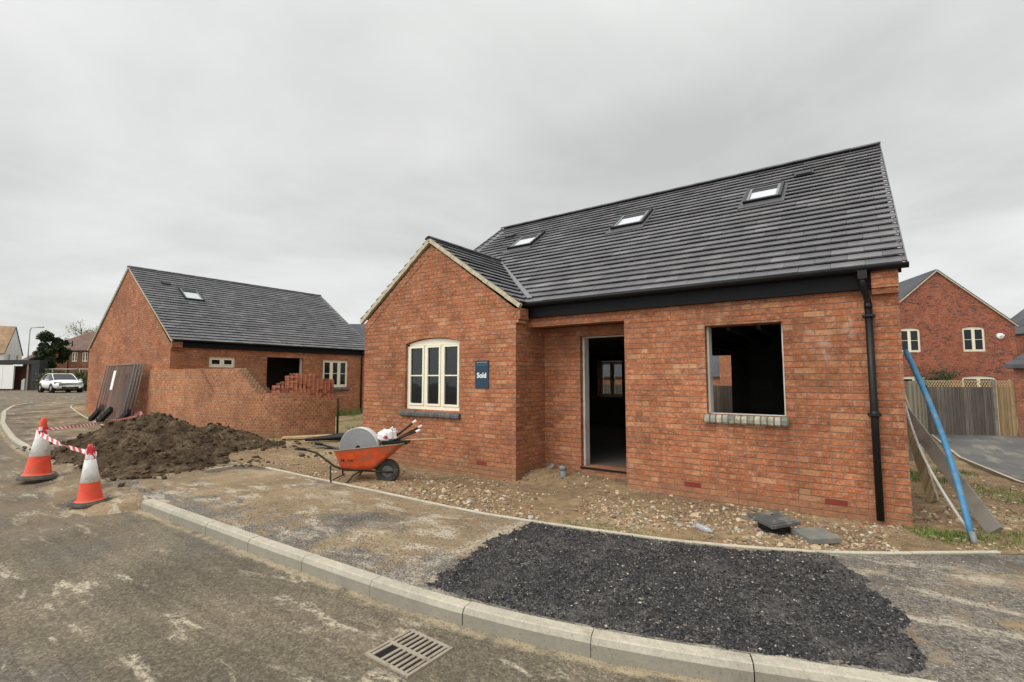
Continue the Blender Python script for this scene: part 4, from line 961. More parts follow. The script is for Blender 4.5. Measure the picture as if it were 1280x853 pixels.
Q.append(gutter('gutter', (XG1 + .15, YG0 + .02, 2.86), (XG1 + .15, YG1, 2.86), None, (1, 0, 0)))
b = MB(); b.box(XG1 + .003, XG1 + .09, YG0, YG0 + .31, 2.60, 2.82); b.box(XG1 + .003, XG1 + .05, YG0, YG0 + .31, 2.53, 2.599); Q.append(b.build('corbel', 'red_brick'))
b = MB(); b.tube([(XG1 + .15, 13.72, 2.8), (XG1 + .15, 13.72, 2.7), (XG1 + .06, 13.72, 2.5), (XG1 + .06, 13.72, .1)], .034, 10); Q.append(b.build('downpipe', 'black_plastic'))
Q.append(casement(None, (XG1, 7.47), (0, 1), (1, 0), .86, 1.98, 2.34, 2, bar=False, inset=.05))
Q.append(casement(None, (XG1, 11.83), (0, 1), (1, 0), 1.22, 1.22, 2.36, 3, inset=.05))
Q.append(sill(None, XG1, XG1 + 1.36, 11.76, 1.08, 1.19, 'sill_blue', d=(0, 1), n=(1, 0)))
b = MB(); b.box(XG1 - .2, XG1 - .1, 10.91, 10.948, 1.03, 2.39); Q.append(b.build('cavity_closer', 'cavity_closer'))
b = MB(); b.box(XG0 + .3, XG1 - .3, YG0 + .3, YG1 - .3, 2.45, 2.5); b.box(XG1 - 2.5, XG1 - 2.4, YG0 + .3, YG1 - .3, .0, 2.44); Q.append(b.build('ceiling', 'ceiling_board'))
dx = AX - (XG1 + .14); dz = zR2 - zE2 + .03; sd2 = Vector((dx, 0, dz)).normalized(); n2 = Vector((-sd2.z * -1, 0, sd2.x * -1)).normalized(); n2 = n2 if n2.z > 0 else -n2
# skylight position: half way up near the gable
Q.append(skylight(None, (-21.05, 7.86, 4.80), (0, 1, 0), sd2, .62, .86, n2))
b = MB(); c = Vector((-21.66, 7.2, 5.22)) + n2 * .05; b.obox(c, (0, .14, 0), sd2 * .10, n2 * .025); Q.append(b.build('roof_vent', 'black_plastic', bevel=.006))
for o in Q:
    if o.parent is None: o.parent = h2; o.location = Vector(o.location) - h2o

# ======= curved garden wall =======
gp = [(-19.85, 6.22), (-18.2, 6.18), (-16.4, 6.28), (-15.0, 6.40), (-14.0, 6.56), (-13.3, 6.76), (-12.85, 7.05), (-12.55, 7.45), (-12.40, 7.95), (-12.34, 8.46)]
def catmull(P, n=6):
    P = [Vector(p) for p in P]; Q_ = [P[0] * 2 - P[1]] + P + [P[-1] * 2 - P[-2]]; o = []
    for i in range(1, len(Q_) - 2):
        a, b_, c, d = Q_[i - 1:i + 3]
        for k in range(n):
            t = k / n; o.append(.5 * ((2 * b_) + (c - a) * t + (2 * a - 5 * b_ + 4 * c - d) * t * t + (3 * b_ - a - 3 * c + d) * t ** 3))
    return o + [P[-1]]
gc = catmull(gp); acc = [0]
for p, q in zip(gc, gc[1:]): acc.append(acc[-1] + (q - p).length)
TOT = acc[-1]
def gat(s):
    s = max(0, min(TOT, s))
    for i in range(len(gc) - 1):
        if s <= acc[i + 1] + 1e-9:
            t = (s - acc[i]) / (acc[i + 1] - acc[i]); p = gc[i].lerp(gc[i + 1], t); d = (gc[i + 1] - gc[i]).normalized(); return p, Vector((d.y, -d.x))
    return gc[-1], Vector((0, 0))
def s_of(x): return next(a for a, p in zip(acc, gc) if p.x >= x)
sT = s_of(-13.95); sR = s_of(-13.15)
def gtop(s):
    if s < sT: return 1.875
    if s < sR: return 1.875 - round((s - sT) / (sR - sT) * 9) * .075
    if s > TOT - 1.0: return 1.20 - round((s - TOT + 1.0) / 1.0 * 3) * .075
    return 1.20
gw = thing('garden_wall', 'curved red brick garden wall under construction with a stepped unfinished end', 'wall', (gc[30].x, gc[30].y, 0))
b = MB(); st = .1125; n = int(TOT / st)
for i in range(n):
    s0, s1 = i * st, (i + 1) * st; (p, a), (q, c) = gat(s0), gat(s1); zt_ = gtop((s0 + s1) / 2)
    o = Vector((gc[30].x, gc[30].y)); p = p - o; q = q - o; th = .215
    F = [(p.x, p.y), (q.x, q.y)]; B_ = [(p.x - a.x * th, p.y - a.y * th), (q.x - c.x * th, q.y - c.y * th)]
    b.face([(*F[0], -.3), (*F[1], -.3), (*F[1], zt_), (*F[0], zt_)], 0, [(s0, -.3), (s1, -.3), (s1, zt_), (s0, zt_)])
    b.face([(*B_[0], -.3), (*B_[1], -.3), (*B_[1], zt_), (*B_[0], zt_)], 0, [(s0, -.3), (s1, -.3), (s1, zt_), (s0, zt_)])
    b.face([(*F[0], zt_), (*F[1], zt_), (*B_[1], zt_), (*B_[0], zt_)], 0, [(s0, 0), (s1, 0), (s1, th), (s0, th)])
    zn = gtop((s1 + st / 2)) if i < n - 1 else -.3
    if abs(zn - zt_) > .01: b.face([(*F[1], zn), (*B_[1], zn), (*B_[1], zt_), (*F[1], zt_)], 0, [(0, zn), (th, zn), (th, zt_), (0, zt_)])
b.build('brickwork', 'garden_wall_brick', gw)
b = MB()   # racked-back bricks of the unfinished upper course, laid one by one
rn = random.Random(8)
for c_ in range(9):
    zz = 1.20 + c_ * .075; e = sR - (sR - sT) * c_ / 9
    for k in range(3):
        p, a = gat(e - .05 - k * .11); d = Vector((-a.y, a.x)); o = Vector((gc[30].x, gc[30].y)); m_ = p - o - a * .1
        b.obox((m_.x, m_.y, zz + .036), (d.x * .045, d.y * .045, 0), (a.x * rn.uniform(.10, .125), a.y * .115, 0), (0, 0, .031))
b.build('racked_bricks', 'brick_toothing', gw)
b = MB()   # line of toothing left where the two lifts meet
for c_ in range(9):
    p, a = gat(s_of(-16.1) + c_ * .085); o = Vector((gc[30].x, gc[30].y)); m_ = p - o; d = Vector((-a.y, a.x))
    b.obox((m_.x, m_.y, 1.84 - c_ * .075), (d.x * .05, d.y * .05, 0), (a.x * .012, a.y * .012, 0), (0, 0, .022))
b.build('toothing', 'brick_dark', gw)
b = MB(); p, a = gat(TOT); b.tube([(p.x - gc[30].x + .06, p.y - gc[30].y + .02, 0), (p.x - gc[30].x + .06, p.y - gc[30].y + .02, 1.02)], .03, 8); b.build('movement_joint', 'black_plastic', gw)

# stack of loose bricks on the low part: every brick its own object
bb = MB(); bb.box(-.0515, .0515, -.1075, .1075, 0, .065); proto = bb.build('brick', 'brick_loose', bevel=.004)
bb2 = MB(); bb2.box(-.0515, .0515, -.1075, .1075, 0, .065); proto2 = bb2.build('brick', 'brick_dark', bevel=.004)
rn = random.Random(12); first = {0: True, 1: True}; cols = []
s = sR + .18; GB = 'loose red bricks stacked on the unfinished garden wall'
ncol = 24
for i in range(ncol):
    sx = s + i * .112
    if sx > TOT - .06: break
    p, a = gat(sx); base = gtop(sx) + .002
    tz = 1.72 if 4 <= i <= 9 else 1.66 if i in (3, 10) else 1.60 if i > 9 else (1.38, 1.47, 1.56)[i]
    top = int(round((tz - base) / .0665))
    ang = math.atan2(a.y, a.x) + math.pi / 2; z = base
    upright = rn.random() < .35
    k = 0
    while k < top:
        if upright and k in (2,) and top - k >= 2:
            dk = 0; src = proto if rn.random() < .8 else proto2; o = src.copy(); COL.objects.link(o)
            c_ = p - a * .125; o.location = (c_.x, c_.y, z); o.rotation_euler = (0, R(90), ang); o.location.z = z + .0525; 
            o.location.x += 0.03 * math.cos(ang) * -1; o.location.y += -.03 * math.sin(ang); z += .107; k += 2
        else:
            src = proto2 if rn.random() < (.5 if i < 3 else .22) else proto; o = src.copy(); COL.objects.link(o)
            off = .115 + rn.uniform(-.012, .012); c_ = p - a * off; o.location = (c_.x, c_.y, z); o.rotation_euler = (0, 0, ang + rn.uniform(-.05, .05)); z += .0665; k += 1
        lab = 'red brick in the loose stack on the low end of the curved garden wall' if src is proto else 'darker brown brick in the loose stack on the low end of the curved garden wall'
        tag(o, lab, 'brick', GB if src is proto else 'darker loose bricks stacked on the unfinished garden wall')
bpy.data.objects.remove(proto); bpy.data.objects.remove(proto2)

# ======= stacked mesh fence panels against the second bungalow =======
def panel(label, off, z0=.08, skew=0.0, placard=False):
    W, Hh = 2.95, 2.0; t = thing('site_fence_panel', label, 'fence panel', (-21.30 + skew, 6.0 - off, z0), 0, 'mesh site fence panels leaning on the second bungalow')
    t.rotation_euler = (R(-8), 0, 0)
    b = MB(); r_ = .019
    for x in (-W / 2, W / 2): b.tube([(x, 0, 0), (x, 0, Hh)], r_, 8)
    b.tube([(-W / 2, 0, Hh), (W / 2, 0, Hh)], r_, 8); b.tube([(-W / 2, 0, .12), (W / 2, 0, .12)], r_, 8); b.build('frame', 'frame_grey', t)
    b = MB(); b.face([(-W / 2, 0, .12), (W / 2, 0, .12), (W / 2, 0, Hh), (-W / 2, 0, Hh)])
    b.build('mesh', 'fine_mesh', t)
    if placard:
        b = MB(); b.box(-.42, -.17, -.026, -.020, 1.12, 1.80); b.build('placard', 'white_plastic', t)
    return t
panel('front mesh site fence panel with a white placard, leaning on the brick gable', .44, placard=True)
panel('second mesh site fence panel from the front of the leaning stack', .37, skew=.04)
panel('third mesh site fence panel from the front of the leaning stack', .30, skew=.08)
panel('rearmost mesh site fence panel, against the brick gable', .23, skew=.12)
def foot(label, x, y):
    t = thing('fence_foot', label, 'fence foot', (x, y, g(x, y) + .02), 0, 'black rubber fence feet beside the leaning panels')
    b = MB(); L = .72; b.box(-.11, .11, -.06, .06, 0, L); o = b.build('block', 'rubber', t, bevel=.02)
    b = MB()
    for z in (.1, .3, .5): b.tube([(0, -.063, z), (0, -.058, z)], .035, 10)
    b.build('socket', 'pit_dark', t)
    t.rotation_euler = (R(-26), R(40), R(-10)); return t
foot('black rubber fence foot at the left end of the leaning panels', -22.75, 5.45)
foot('black rubber fence foot standing between the two others', -21.45, 5.35)
foot('black rubber fence foot on the right, nearest the leaning panel edge', -19.95, 5.42)

# ======= heap of soil =======
def mound_h(x, y):
    def lobe(cx_, cy_, rx, ry, h, pw=1.25):
        r_ = math.sqrt(((x - cx_) / rx) ** 2 + ((y - cy_) / ry) ** 2); return h * max(0, 1 - r_ ** pw)
    h = max(lobe(-13.1, 4.2, 2.7, 1.7, .84, 1.1), lobe(-13.0, 5.5, 2.0, 1.3, .44), lobe(-11.0, 3.7, 1.7, 1.2, .40), lobe(-14.6, 5.2, 2.3, 1.2, .36), lobe(-12.1, 6.0, 1.3, .8, .20), lobe(-10.2, 3.1, 1.2, .7, .12))
    if h > 0: h += .13 * fbm(x, y, 1.7, 5) * min(1, h * 3) + .09 * abs(fbm(x, y, 4.2, 4, 3)) * min(1, h * 5) + .05 * abs(fbm(x, y, 11, 3, 5)) * min(1, h * 5) - .03
    return h
b = MB(); nx, ny = 300, 220; P = []
for i in range(nx + 1):
    for j in range(ny + 1):
        x = -17.4 + 8.8 * i / nx; y = 2.25 + 5.3 * j / ny; h = mound_h(x, y); P.append((x + 13, y - 4.5, h - .05 + g(x, y) if h > .012 else -.16 + g(x, y)))
vs = P; fs = [(i * (ny + 1) + j, (i + 1) * (ny + 1) + j, (i + 1) * (ny + 1) + j + 1, i * (ny + 1) + j + 1) for i in range(nx) for j in range(ny)]
fs = [f for f in fs if max(P[k][2] for k in f) > -.12]
b.raw(vs, fs, 0, .5, True)
for i in range(4200):
    x = random.uniform(-16.5, -9.0); y = random.uniform(2.5, 6.9); h = mound_h(x, y)
    if h < .02: 
        if random.random() < .8: continue
    s_ = .010 + .065 * random.random() ** 3.5; stone(b, x + 13, y - 4.5, max(0, h - .05) + g(x, y) + s_ * .2, s_, random.random(), .7)
mo = b.build('soil_heap', 'dug_soil'); mo.location = (-13, 4.5, 0); tag(mo, 'heap of dark dug soil tipped over the pavement behind the cones', 'soil heap')

# ======= traffic cones and tape =======
def cone(label, x, y, z, Hh, rz, tilt):
    t = thing('traffic_cone', label, 'traffic cone', (x, y, z), rz, 'traffic cones closing off the pavement'); t.rotation_euler = (R(tilt), R(-tilt * .6), rz)
    k = Hh / .8
    b = MB(); w = .195 * k; pl = []
    for i in range(4):
        cx_, cy_ = [(1, 1), (-1, 1), (-1, -1), (1, -1)][i]
        for a in range(0, 91, 15): aa = R(a + i * 90); pl.append((cx_ * (w - .09 * k) + .09 * k * math.cos(aa), cy_ * (w - .09 * k) + .09 * k * math.sin(aa), 0))
    b.prism(pl, (0, 0, .038 * k)); b.prism([(p[0] * .88, p[1] * .88, .0381 * k) for p in pl], (0, 0, .014 * k)); b.build('base', 'cone_base_grey', t, bevel=.004)
    r0, r1 = .142 * k, .030 * k; rad = lambda h: r0 + (r1 - r0) * (h - .05) / (.78 - .05)
    def band(a, c, ex, name, mat, n=36):
        m_ = MB(); m_.lathe([((rad(a) + ex) * k / k, a * k), (rad(c) + ex, c * k)], n); o = m_.build(name, mat, t); return o
    m_ = MB(); m_.lathe([(r0 + .025 * k, .052 * k), (r0 + .006 * k, .058 * k), (rad(.07), .075 * k), (rad(.30), .30 * k), (rad(.78), .78 * k), (r1 * .8, .80 * k), (r1 * .55, .80 * k), (r1 * .5, .70 * k)], 40); m_.build('body', 'cone_orange', t)
    m_ = MB(); m_.lathe([(rad(.295), .295 * k), (rad(.297) + .004, .297 * k), (rad(.60) + .004, .60 * k), (rad(.602), .602 * k)], 40); m_.build('reflective_sleeve', 'cone_sleeve', t)
    return t, k
def wrap(t, k, hs, seed):
    """tape wound round the cone top"""
    b = MB(); rn = random.Random(seed); r0, r1 = .142 * k, .030 * k; rad = lambda h: r0 + (r1 - r0) * (h - .05) / .73
    for h in hs:
        pr = []; N = 28; tl = rn.uniform(-.12, .12); uo = rn.random()
        for j in range(N + 1):
            w = 2 * math.pi * j / N; hh = h + tl * .12 * math.cos(w) + .006 * math.sin(3 * w + h * 30); r_ = rad(h) + .008 + .005 * math.sin(5 * w + seed)
            pr.append((w, hh, r_, j * r_ * .224 + uo))
        for (w0, a0, q0, u0), (w1, a1, q1, u1) in zip(pr, pr[1:]):
            hw_ = .028; b.face([(q0 * math.cos(w0), q0 * math.sin(w0), (a0 - hw_) * k), (q1 * math.cos(w1), q1 * math.sin(w1), (a1 - hw_) * k), (q1 * .93 * math.cos(w1), q1 * .93 * math.sin(w1), (a1 + hw_) * k), (q0 * .93 * math.cos(w0), q0 * .93 * math.sin(w0), (a0 + hw_) * k)], 0, [(u0, 0), (u1, 0), (u1, .06), (u0, .06)], .5, True)
    return b
c2, k2 = cone('orange and white traffic cone nearest the kerb end, with tape knotted round its top', -8.60, 2.12, -.10, .80, R(20), 2.2)
c1, k1 = cone('orange and white traffic cone at the far left, standing before the soil heap', -11.35, 2.08, -.07, 1.0, R(-14), -1.6)
TZ2 = -.10 + .66 * k2; TZ1 = -.07 + .64 * k1
def tape(name, label, a, c, sag, wr=None):
    b = MB(); A = Vector(a); C = Vector(c); N = 60; L = (C - A).length; d = (C - A).normalized(); s = Vector((-d.y, d.x, 0)).normalized(); pr = []
    for i in range(N + 1):
        t = i / N; p = A.lerp(C, t) - Vector((0, 0, sag * 4 * t * (1 - t))); tw = .5 * math.sin(t * 9) + .35 * math.sin(t * 23); up = Vector((0, 0, 1)) * math.cos(tw) + s * math.sin(tw); pr.append((p, up, t * L))
    for (p, u, l), (q, v, m_) in zip(pr, pr[1:]):
        h = .030; b.face([p - u * h, q - v * h, q + v * h, p + u * h], 0, [(l, 0), (m_, 0), (m_, .07), (l, .07)], .5, True)
    for wb in wr or []:
        wbm, cone_, = wb
        M = cone_.matrix_basis.copy()
        for f, fa in zip(range(len(wbm.f)), wbm.f): b.face([tuple(M @ Vector(wbm.v[i])) for i in fa], 0, wbm.uv.get(f), .5, True)
    return tag(b.build(name, 'tape'), label, 'barrier tape')
def knot(bm_, c, r_):
    rn = random.Random(5)
    for i in range(7):
        a = rn.random() * 6.28; d = Vector((math.cos(a), math.sin(a), rn.uniform(-.8, .6))).normalized(); s = d.orthogonal().normalized(); p = Vector(c)
        bm_.face([p - s * .02, p + s * .02, p + d * r_ + s * .03, p + d * r_ - s * .03], 0, [(0, 0), (.05, 0), (.2, .1), (.15, .1)])
def knot_part(o, c):
    b = MB(); rn = random.Random(9); N_, M_ = 12, 8; vs = []
    for i in range(M_ + 1):
        for j in range(N_):
            ph = math.pi * i / M_; th_ = 6.2832 * j / N_; d = Vector((math.sin(ph) * math.cos(th_), math.sin(ph) * math.sin(th_), math.cos(ph))); vs.append(Vector(c) + d * .12 * (1 + .35 * mnoise.noise(d * 2.5)))
    b.raw(vs, [(i * N_ + j, i * N_ + (j + 1) % N_, (i + 1) * N_ + (j + 1) % N_, (i + 1) * N_ + j) for i in range(M_) for j in range(N_)], 0, .5, False); b.build('knot', 'tape', o)
bpy.context.view_layer.update()
P2 = (-8.60 - .045, 2.12 + .05, TZ2); P1 = (-11.35 + .05, 2.08, TZ1)
t2 = tape('barrier_tape', 'short red and white tape strung between the two traffic cones', (-11.35 + .06, 2.06, TZ1 - .06), P2, .05, [(wrap(None, k2, [.735, .685, .63], 2), c2)])
t1 = tape('barrier_tape', 'long red and white tape running from the far cone to the leaning fence panels', P1, (-19.9, 6.08, .36), .05, [(wrap(None, k1, [.66, .61], 4), c1)])

knot_part(t1, (-19.86, 6.05, .36))

# ======= wheelbarrow =======
wb = thing('wheelbarrow', 'orange builders wheelbarrow loaded with a coil and tools before the bay', 'wheelbarrow', (-6.15, 5.18, -.045), R(33))
# local: +x to the wheel, origin under the axle
def ring(b, c, R0, w, n=36):
    prof = []
    for i in range(11):
        a = math.pi * (i / 10); prof.append((R0 - .045 + .045 * math.sin(a), -w * math.cos(a)))
    prof += [(R0 - .095, w * .75), (R0 - .095, -w * .75), prof[0]]
    b.lathe(prof, n, 0, c, 'y')
whl = bpy.data.objects.new('wheel', None); COL.objects.link(whl); whl.parent = wb; whl.location = (0, 0, .185); whl.empty_display_size = .1
b = MB(); ring(b, (0, 0, 0), .185, .045)
for i in range(30):
    a = i / 30 * 6.283; 
    for s_ in (-1, 1): b.obox((.182 * math.cos(a + s_ * .05), s_ * .02, .182 * math.sin(a + s_ * .05)), (.008 * math.cos(a), 0, .008 * math.sin(a)), (0, .018, 0), (-.007 * math.sin(a), 0, .007 * math.cos(a)))
b.build('tyre', 'tyre_grey', whl)
b = MB(); b.lathe([(.0, -.055), (.025, -.055), (.028, -.03), (.06, -.018), (.095, -.034), (.10, -.03), (.10, .03), (.095, .034), (.06, .018), (.028, .03), (.025, .055), (0, .055)], 24, 0, (0, 0, 0), 'y'); b.build('rim', 'frame_grey', whl)
rest = [(-1.30, .56), (-1.20, .55), (-1.02, .50), (-.88, .40), (-.76, .30), (-.62, .235), (-.35, .21), (-.05, .186), (.10, .183)]
for s_ in (-1, 1):
    b = MB(); pts = []
    for x, z in rest:
        w = .29 if x < -.95 else .29 - (.29 - .085) * ss((x + .95) / .8); pts.append((x, s_ * w, z))
    b.tube(pts, .016, 10); b.build('handle_rail', 'steel_dark', wb)
    b = MB(); b.tube([(-1.32, s_ * .29, .563), (-1.19, s_ * .29, .549)], .020, 10); b.build('grip', 'rubber', wb)
    b = MB(); b.tube([(-.83, s_ * .225, .30), (-.82, s_ * .24, .10), (-.80, s_ * .24, .03), (-.74, s_ * .24, .005), (-.62, s_ * .24, .01), (-.55, s_ * .235, .06), (-.47, s_ * .22, .16), (-.36, s_ * .17, .215)], .014, 9); b.build('leg', 'steel_dark', wb)
b = MB(); b.tube([(-.78, -.23, .09), (-.78, .23, .09)], .010, 8); b.tube([(-.30, -.13, .21), (.02, -.11, .42), (.0, .11, .42), (-.30, .13, .21)], .011, 8); b.tube([(0, -.10, .185), (0, .10, .185)], .010, 8); b.build('brace', 'steel_dark', wb)
# tub: four-sided tapering tray, sloped nose
def loop(x0, x1, y, z0, z1, rc, n=5, ny_=None):
    """rounded rectangle; x0 rear, x1 nose; z rises from z0 to z1"""
    pts = []; yn = ny_ or y
    for (cx_, cy_, a0) in ((x1 - rc, yn - rc, 0), (x0 + rc, y - rc, 90), (x0 + rc, -y + rc, 180), (x1 - rc, -yn + rc, 270)):
        for i in range(n + 1): a = R(a0 + 90 * i / n); pts.append((cx_ + rc * math.cos(a), cy_ + rc * math.sin(a)))
    return [(x, y_, z0 + (z1 - z0) * (x - x0) / (x1 - x0)) for x, y_ in pts]
L0 = loop(-.70, -.20, .19, .235, .225, .07, ny_=.15); L1 = loop(-.78, .28, .33, .535, .635, .10, ny_=.24)
def loft(b, A, B_, k, off=0.0):
    rings = []
    for i in range(k + 1):
        t = i / k; tt = t ** .92; rings.append([Vector(p).lerp(Vector(q), tt) for p, q in zip(A, B_)])
    n = len(A); vs = [p for r_ in rings for p in r_]; fs = [(i * n + j, i * n + (j + 1) % n, (i + 1) * n + (j + 1) % n, (i + 1) * n + j) for i in range(k) for j in range(n)]
    fs.append(tuple(reversed(range(n)))); b.raw(vs, fs, 0, .5, True)
b = MB(); loft(b, L0, L1, 6); b.build('tub', 'tub_orange', wb)
b = MB(); sc_ = lambda L, f, dz: [((x + .30) * f - .30, y * f, z + dz) for x, y, z in L]
loft(b, sc_(L0, .97, .006), sc_(L1, .985, .0), 6); b.build('tub_lining', 'tub_inner', wb)
b = MB(); b.tube([*L1, L1[0]], .011, 8, cap=False); b.build('rim_bead', 'steel_rust', wb)
tm = text('H', .07, (0, 0, 0), (0, 0, 0), 'steel_dark', wb, 'maker_mark', bold=.003)
tm2 = text('Hae', .05, (0, 0, 0), (0, 0, 0), 'steel_dark', wb, 'maker_mark', bold=.001)
# near tub flank (y<0) plane for the marks
A = Vector((-.72, -.17, .245)); Bv = Vector((-.80, -.33, .552)); up = (Bv - A).normalized(); xr_ = Vector((1, 0, 0)); nrm = xr_.cross(up).normalized()
from mathutils import Matrix
def orient(o, pos, xa, up_):
    n_ = xa.cross(up_).normalized(); u_ = n_.cross(xa).normalized(); o.matrix_local = Matrix.Translation(pos) @ Matrix((xa, u_, n_)).transposed().to_4x4()
orient(tm, Vector((-.62, -.262, .385)) + Vector((0, -.016, 0)), Vector((1, 0, .05)).normalized(), Vector((0, -.45, .89))); orient(tm2, Vector((-.50, -.262, .388)) + Vector((0, -.016, 0)), Vector((1, .02, .05)).normalized(), Vector((0, -.45, .89)))
WBM = Matrix.Translation(wb.location) @ Matrix.Rotation(R(33), 4, 'Z')
def in_wb(p): return WBM @ Vector(p)
# load: coil of damp-proof course, bag, tools
co = thing('dpc_coil', 'grey coil of damp-proof course standing on edge in the wheelbarrow', 'coil', in_wb((-.43, -.06, .555)), R(33 - 6))
b = MB(); prof = []; 
for i in range(27): r_ = .045 + i * .0098; prof.append((r_, -.075 + (.003 if i % 2 else 0))); prof.append((r_ + .0045, -.075 + (.003 if i % 2 else 0)))
prof += [(.312, -.07), (.312, .07), (.30, .075), (.045, .075), (.045, -.075)]; b.lathe(prof, 64, 0, (0, 0, 0), 'y', smooth=False); b.build('roll', 'reel_grey', co)
b = MB(); b.lathe([(.3125, -.073), (.318, -.068), (.318, .068), (.3125, .073)], 64, 0, (0, 0, 0), 'y'); b.build('outer_wrap', 'reel_edge', co)
tr = thing('black_tray', 'shallow black tray lying across the wheelbarrow under the white bag', 'tray', in_wb((.12, .02, .615)), R(33 + 4))
b = MB(); b.box(-.20, .20, -.16, .16, 0, .012); 
for q in ((-.20, -.185, -.16, .16), (.185, .20, -.16, .16), (-.184, .184, -.16, -.148), (-.184, .184, .148, .16)): b.box(*q, .0125, .05)
b.build('tray_body', 'black_plastic', tr, bevel=.004)
b = MB(); rn = random.Random(3); N, M_ = 22, 12; vs = []; fs = []
for i in range(M_ + 1):
    ph = math.pi * i / M_
    for j in range(N):
        th_ = 2 * math.pi * j / N; d = Vector((math.sin(ph) * math.cos(th_), math.sin(ph) * math.sin(th_), math.cos(ph))); r_ = 1 + .28 * mnoise.noise(d * 2.3) + .20 * mnoise.noise(d * 6 + Vector((3, 1, 2)))
        p = Vector((d.x * .155 * r_, d.y * .10 * r_, max(-.0, d.z * .105 * r_ + .06))); 
        if d.x > .4 and d.z > .25: p.z += .045
        vs.append(p)
fs = [(i * N + j, i * N + (j + 1) % N, (i + 1) * N + (j + 1) % N, (i + 1) * N + j) for i in range(M_) for j in range(N)]
b.raw(vs, fs, 0, .5, False); bg = b.build('carrier_bag', 'bag_white'); bg.location = in_wb((-.02, -.02, .67)); bg.rotation_euler = (0, 0, R(33)); tag(bg, 'white plastic carrier bag with red print on the black tray in the wheelbarrow', 'bag')
b = MB(); b.lathe([(0, -.004), (.028, -.004), (.028, .0), (0, .0)], 16, 0, (0, 0, 0), 'y'); mk = b.build('print', 'bag_red', bg); mk.location = (.02, -.118, .06)
b = MB(); b.tube([(.10, -.03, .15), (.135, -.03, .185), (.16, -.03, .15)], .008, 6); b.build('bag_handle', 'bag_white', bg)
def tool(label, a, c, tip, r_=.017, nm='shovel', bl=True, mat='steel_dark'):
    A = in_wb(a); C = in_wb(c); t = thing(nm, label, nm.replace('_', ' '), A, 0, 'long-handled tools in the wheelbarrow'); C = C - A
    b = MB(); b.tube([(0, 0, 0), C], r_, 10); b.build('shaft', mat, t)
    if tip:
        d = C.normalized(); b = MB(); b.tube([C, C + d * .07], r_ * 1.15, 10); b.build('grip', 'white_plastic', t)
    if bl:
        d = C.normalized(); s = d.orthogonal().normalized(); n_ = d.cross(s); b = MB()
        b.obox(-d * .05, d * .06, s * .05, n_ * .004); b.build('blade', 'steel_rust', t)
    return t
tool('topmost dark shovel shaft with a white grip, standing highest out of the wheelbarrow', (.02, .03, .655), (.37, .06, .93), True)
tool('middle dark shovel shaft with a white grip, just below the highest one', (.06, .08, .65), (.44, .13, .85), True)
tool('lowest shovel shaft over the wheelbarrow nose, with a white grip', (.04, -.10, .65), (.46, -.08, .81), True, mat='steel_dark')
tool('thin tan broom handle sticking out level past the wheelbarrow nose', (.0, .10, .645), (.90, .0, .70), False, .011, 'broom_handle', False, 'wood_tan')

# ======= bits on the soil =======
gr = thing('drain_grate', 'rectangular iron drain grate set in the road by the kerb', 'drain grate', (-2.42, 2.24, -.138), R(-1))
b = MB(); w, h = .20, .19
for q in ((-w, -w + .022, -h, h), (w - .022, w, -h, h), (-w + .0221, w - .0221, -h, -h + .022), (-w + .0221, w - .0221, h - .022, h), (-w + .0221, w - .0221, -.014, .014)): b.box(*q, -.02, .012)
b.build('frame', 'iron_grate', gr, bevel=.002)
b = MB()
for i in range(8):
    x = -w + .022 + (2 * w - .044) * (i + .5) / 8
    for a, c in ((-h + .0222, -.0142), (.0142, h - .0222)):
        if i == 1 and a < -.1: continue
        b.box(x - .0105, x + .0105, a, c, -.018, .011)
b.build('bars', 'iron_grate', gr); b = MB(); b.box(-w + .01, w - .01, -h + .01, h - .01, -.3, .0045); b.build('gully', 'pit_dark', gr)
cv = thing('inspection_cover', 'black square inspection cover resting tilted on a coiled riser ring', 'drain cover', (-.83, 5.86, .015), R(22))
b = MB()
for i in range(3): b.lathe([(.12, .008 + i * .026), (.150, .002 + i * .026), (.155, .012 + i * .026), (.150, .022 + i * .026), (.12, .024 + i * .026)], 32)
b.build('riser_ring', 'black_plastic', cv)
b = MB(); b.box(-.175, .175, -.175, .175, 0, .036); b.box(-.150, .150, -.150, .150, .036, .043); o = b.build('cover_plate', 'cover_black', cv, bevel=.006); o.location = (0, 0, .088); o.rotation_euler = (R(5), R(-4), R(28))
b = MB(); b.lathe([(0, .0435), (.014, .0435), (.014, .045), (0, .045)], 12); bo = b.build('lifting_hole', 'pit_dark', o); bo.location = (.03, .05, .0)
b = MB(); b.box(-.155, .155, -.16, .16, 0, .055); sl_ = b.build('concrete_slab', 'slab_grey', bevel=.005); sl_.location = (-.455, 5.80, .012); sl_.rotation_euler = (R(2), R(-2), R(38)); tag(sl_, 'flat grey concrete slab on the soil beside the tilted inspection cover', 'slab')
b = MB(); b.tube([(0, 0, -.1), (0, 0, .215)], .05, 16); b.tube([(0, 0, .16), (0, 0, .222)], .057, 16); st_ = b.build('pipe_stub', 'grey_pipe'); st_.location = (-3.90, 6.80, 0); st_.rotation_euler = (R(3), R(-2), 0); tag(st_, 'short grey plastic pipe standing upright by the porch corner', 'pipe')
b = MB(); b.tube([(0, 0, 0), (.10, .03, .045), (.12, .04, .09)], .035, 10); o = b.build('pipe_elbow', 'grey_pipe'); o.location = (-4.35, 7.0, .09); tag(o, 'small grey pipe end poking from rubble in the porch corner', 'pipe')
b = MB(); b.lathe([(0, 0), (.032, .003), (.034, .02), (.030, .05), (.034, .08), (.033, .14), (.014, .17), (.013, .19), (0, .19)], 14, 0, (0, 0, 0), 'x'); k = NT('clear_plastic'); MAT['clear'] = k.fin((.62, .66, .70), .12, spec=.6); k.b.inputs['Transmission Weight'].default_value = .6
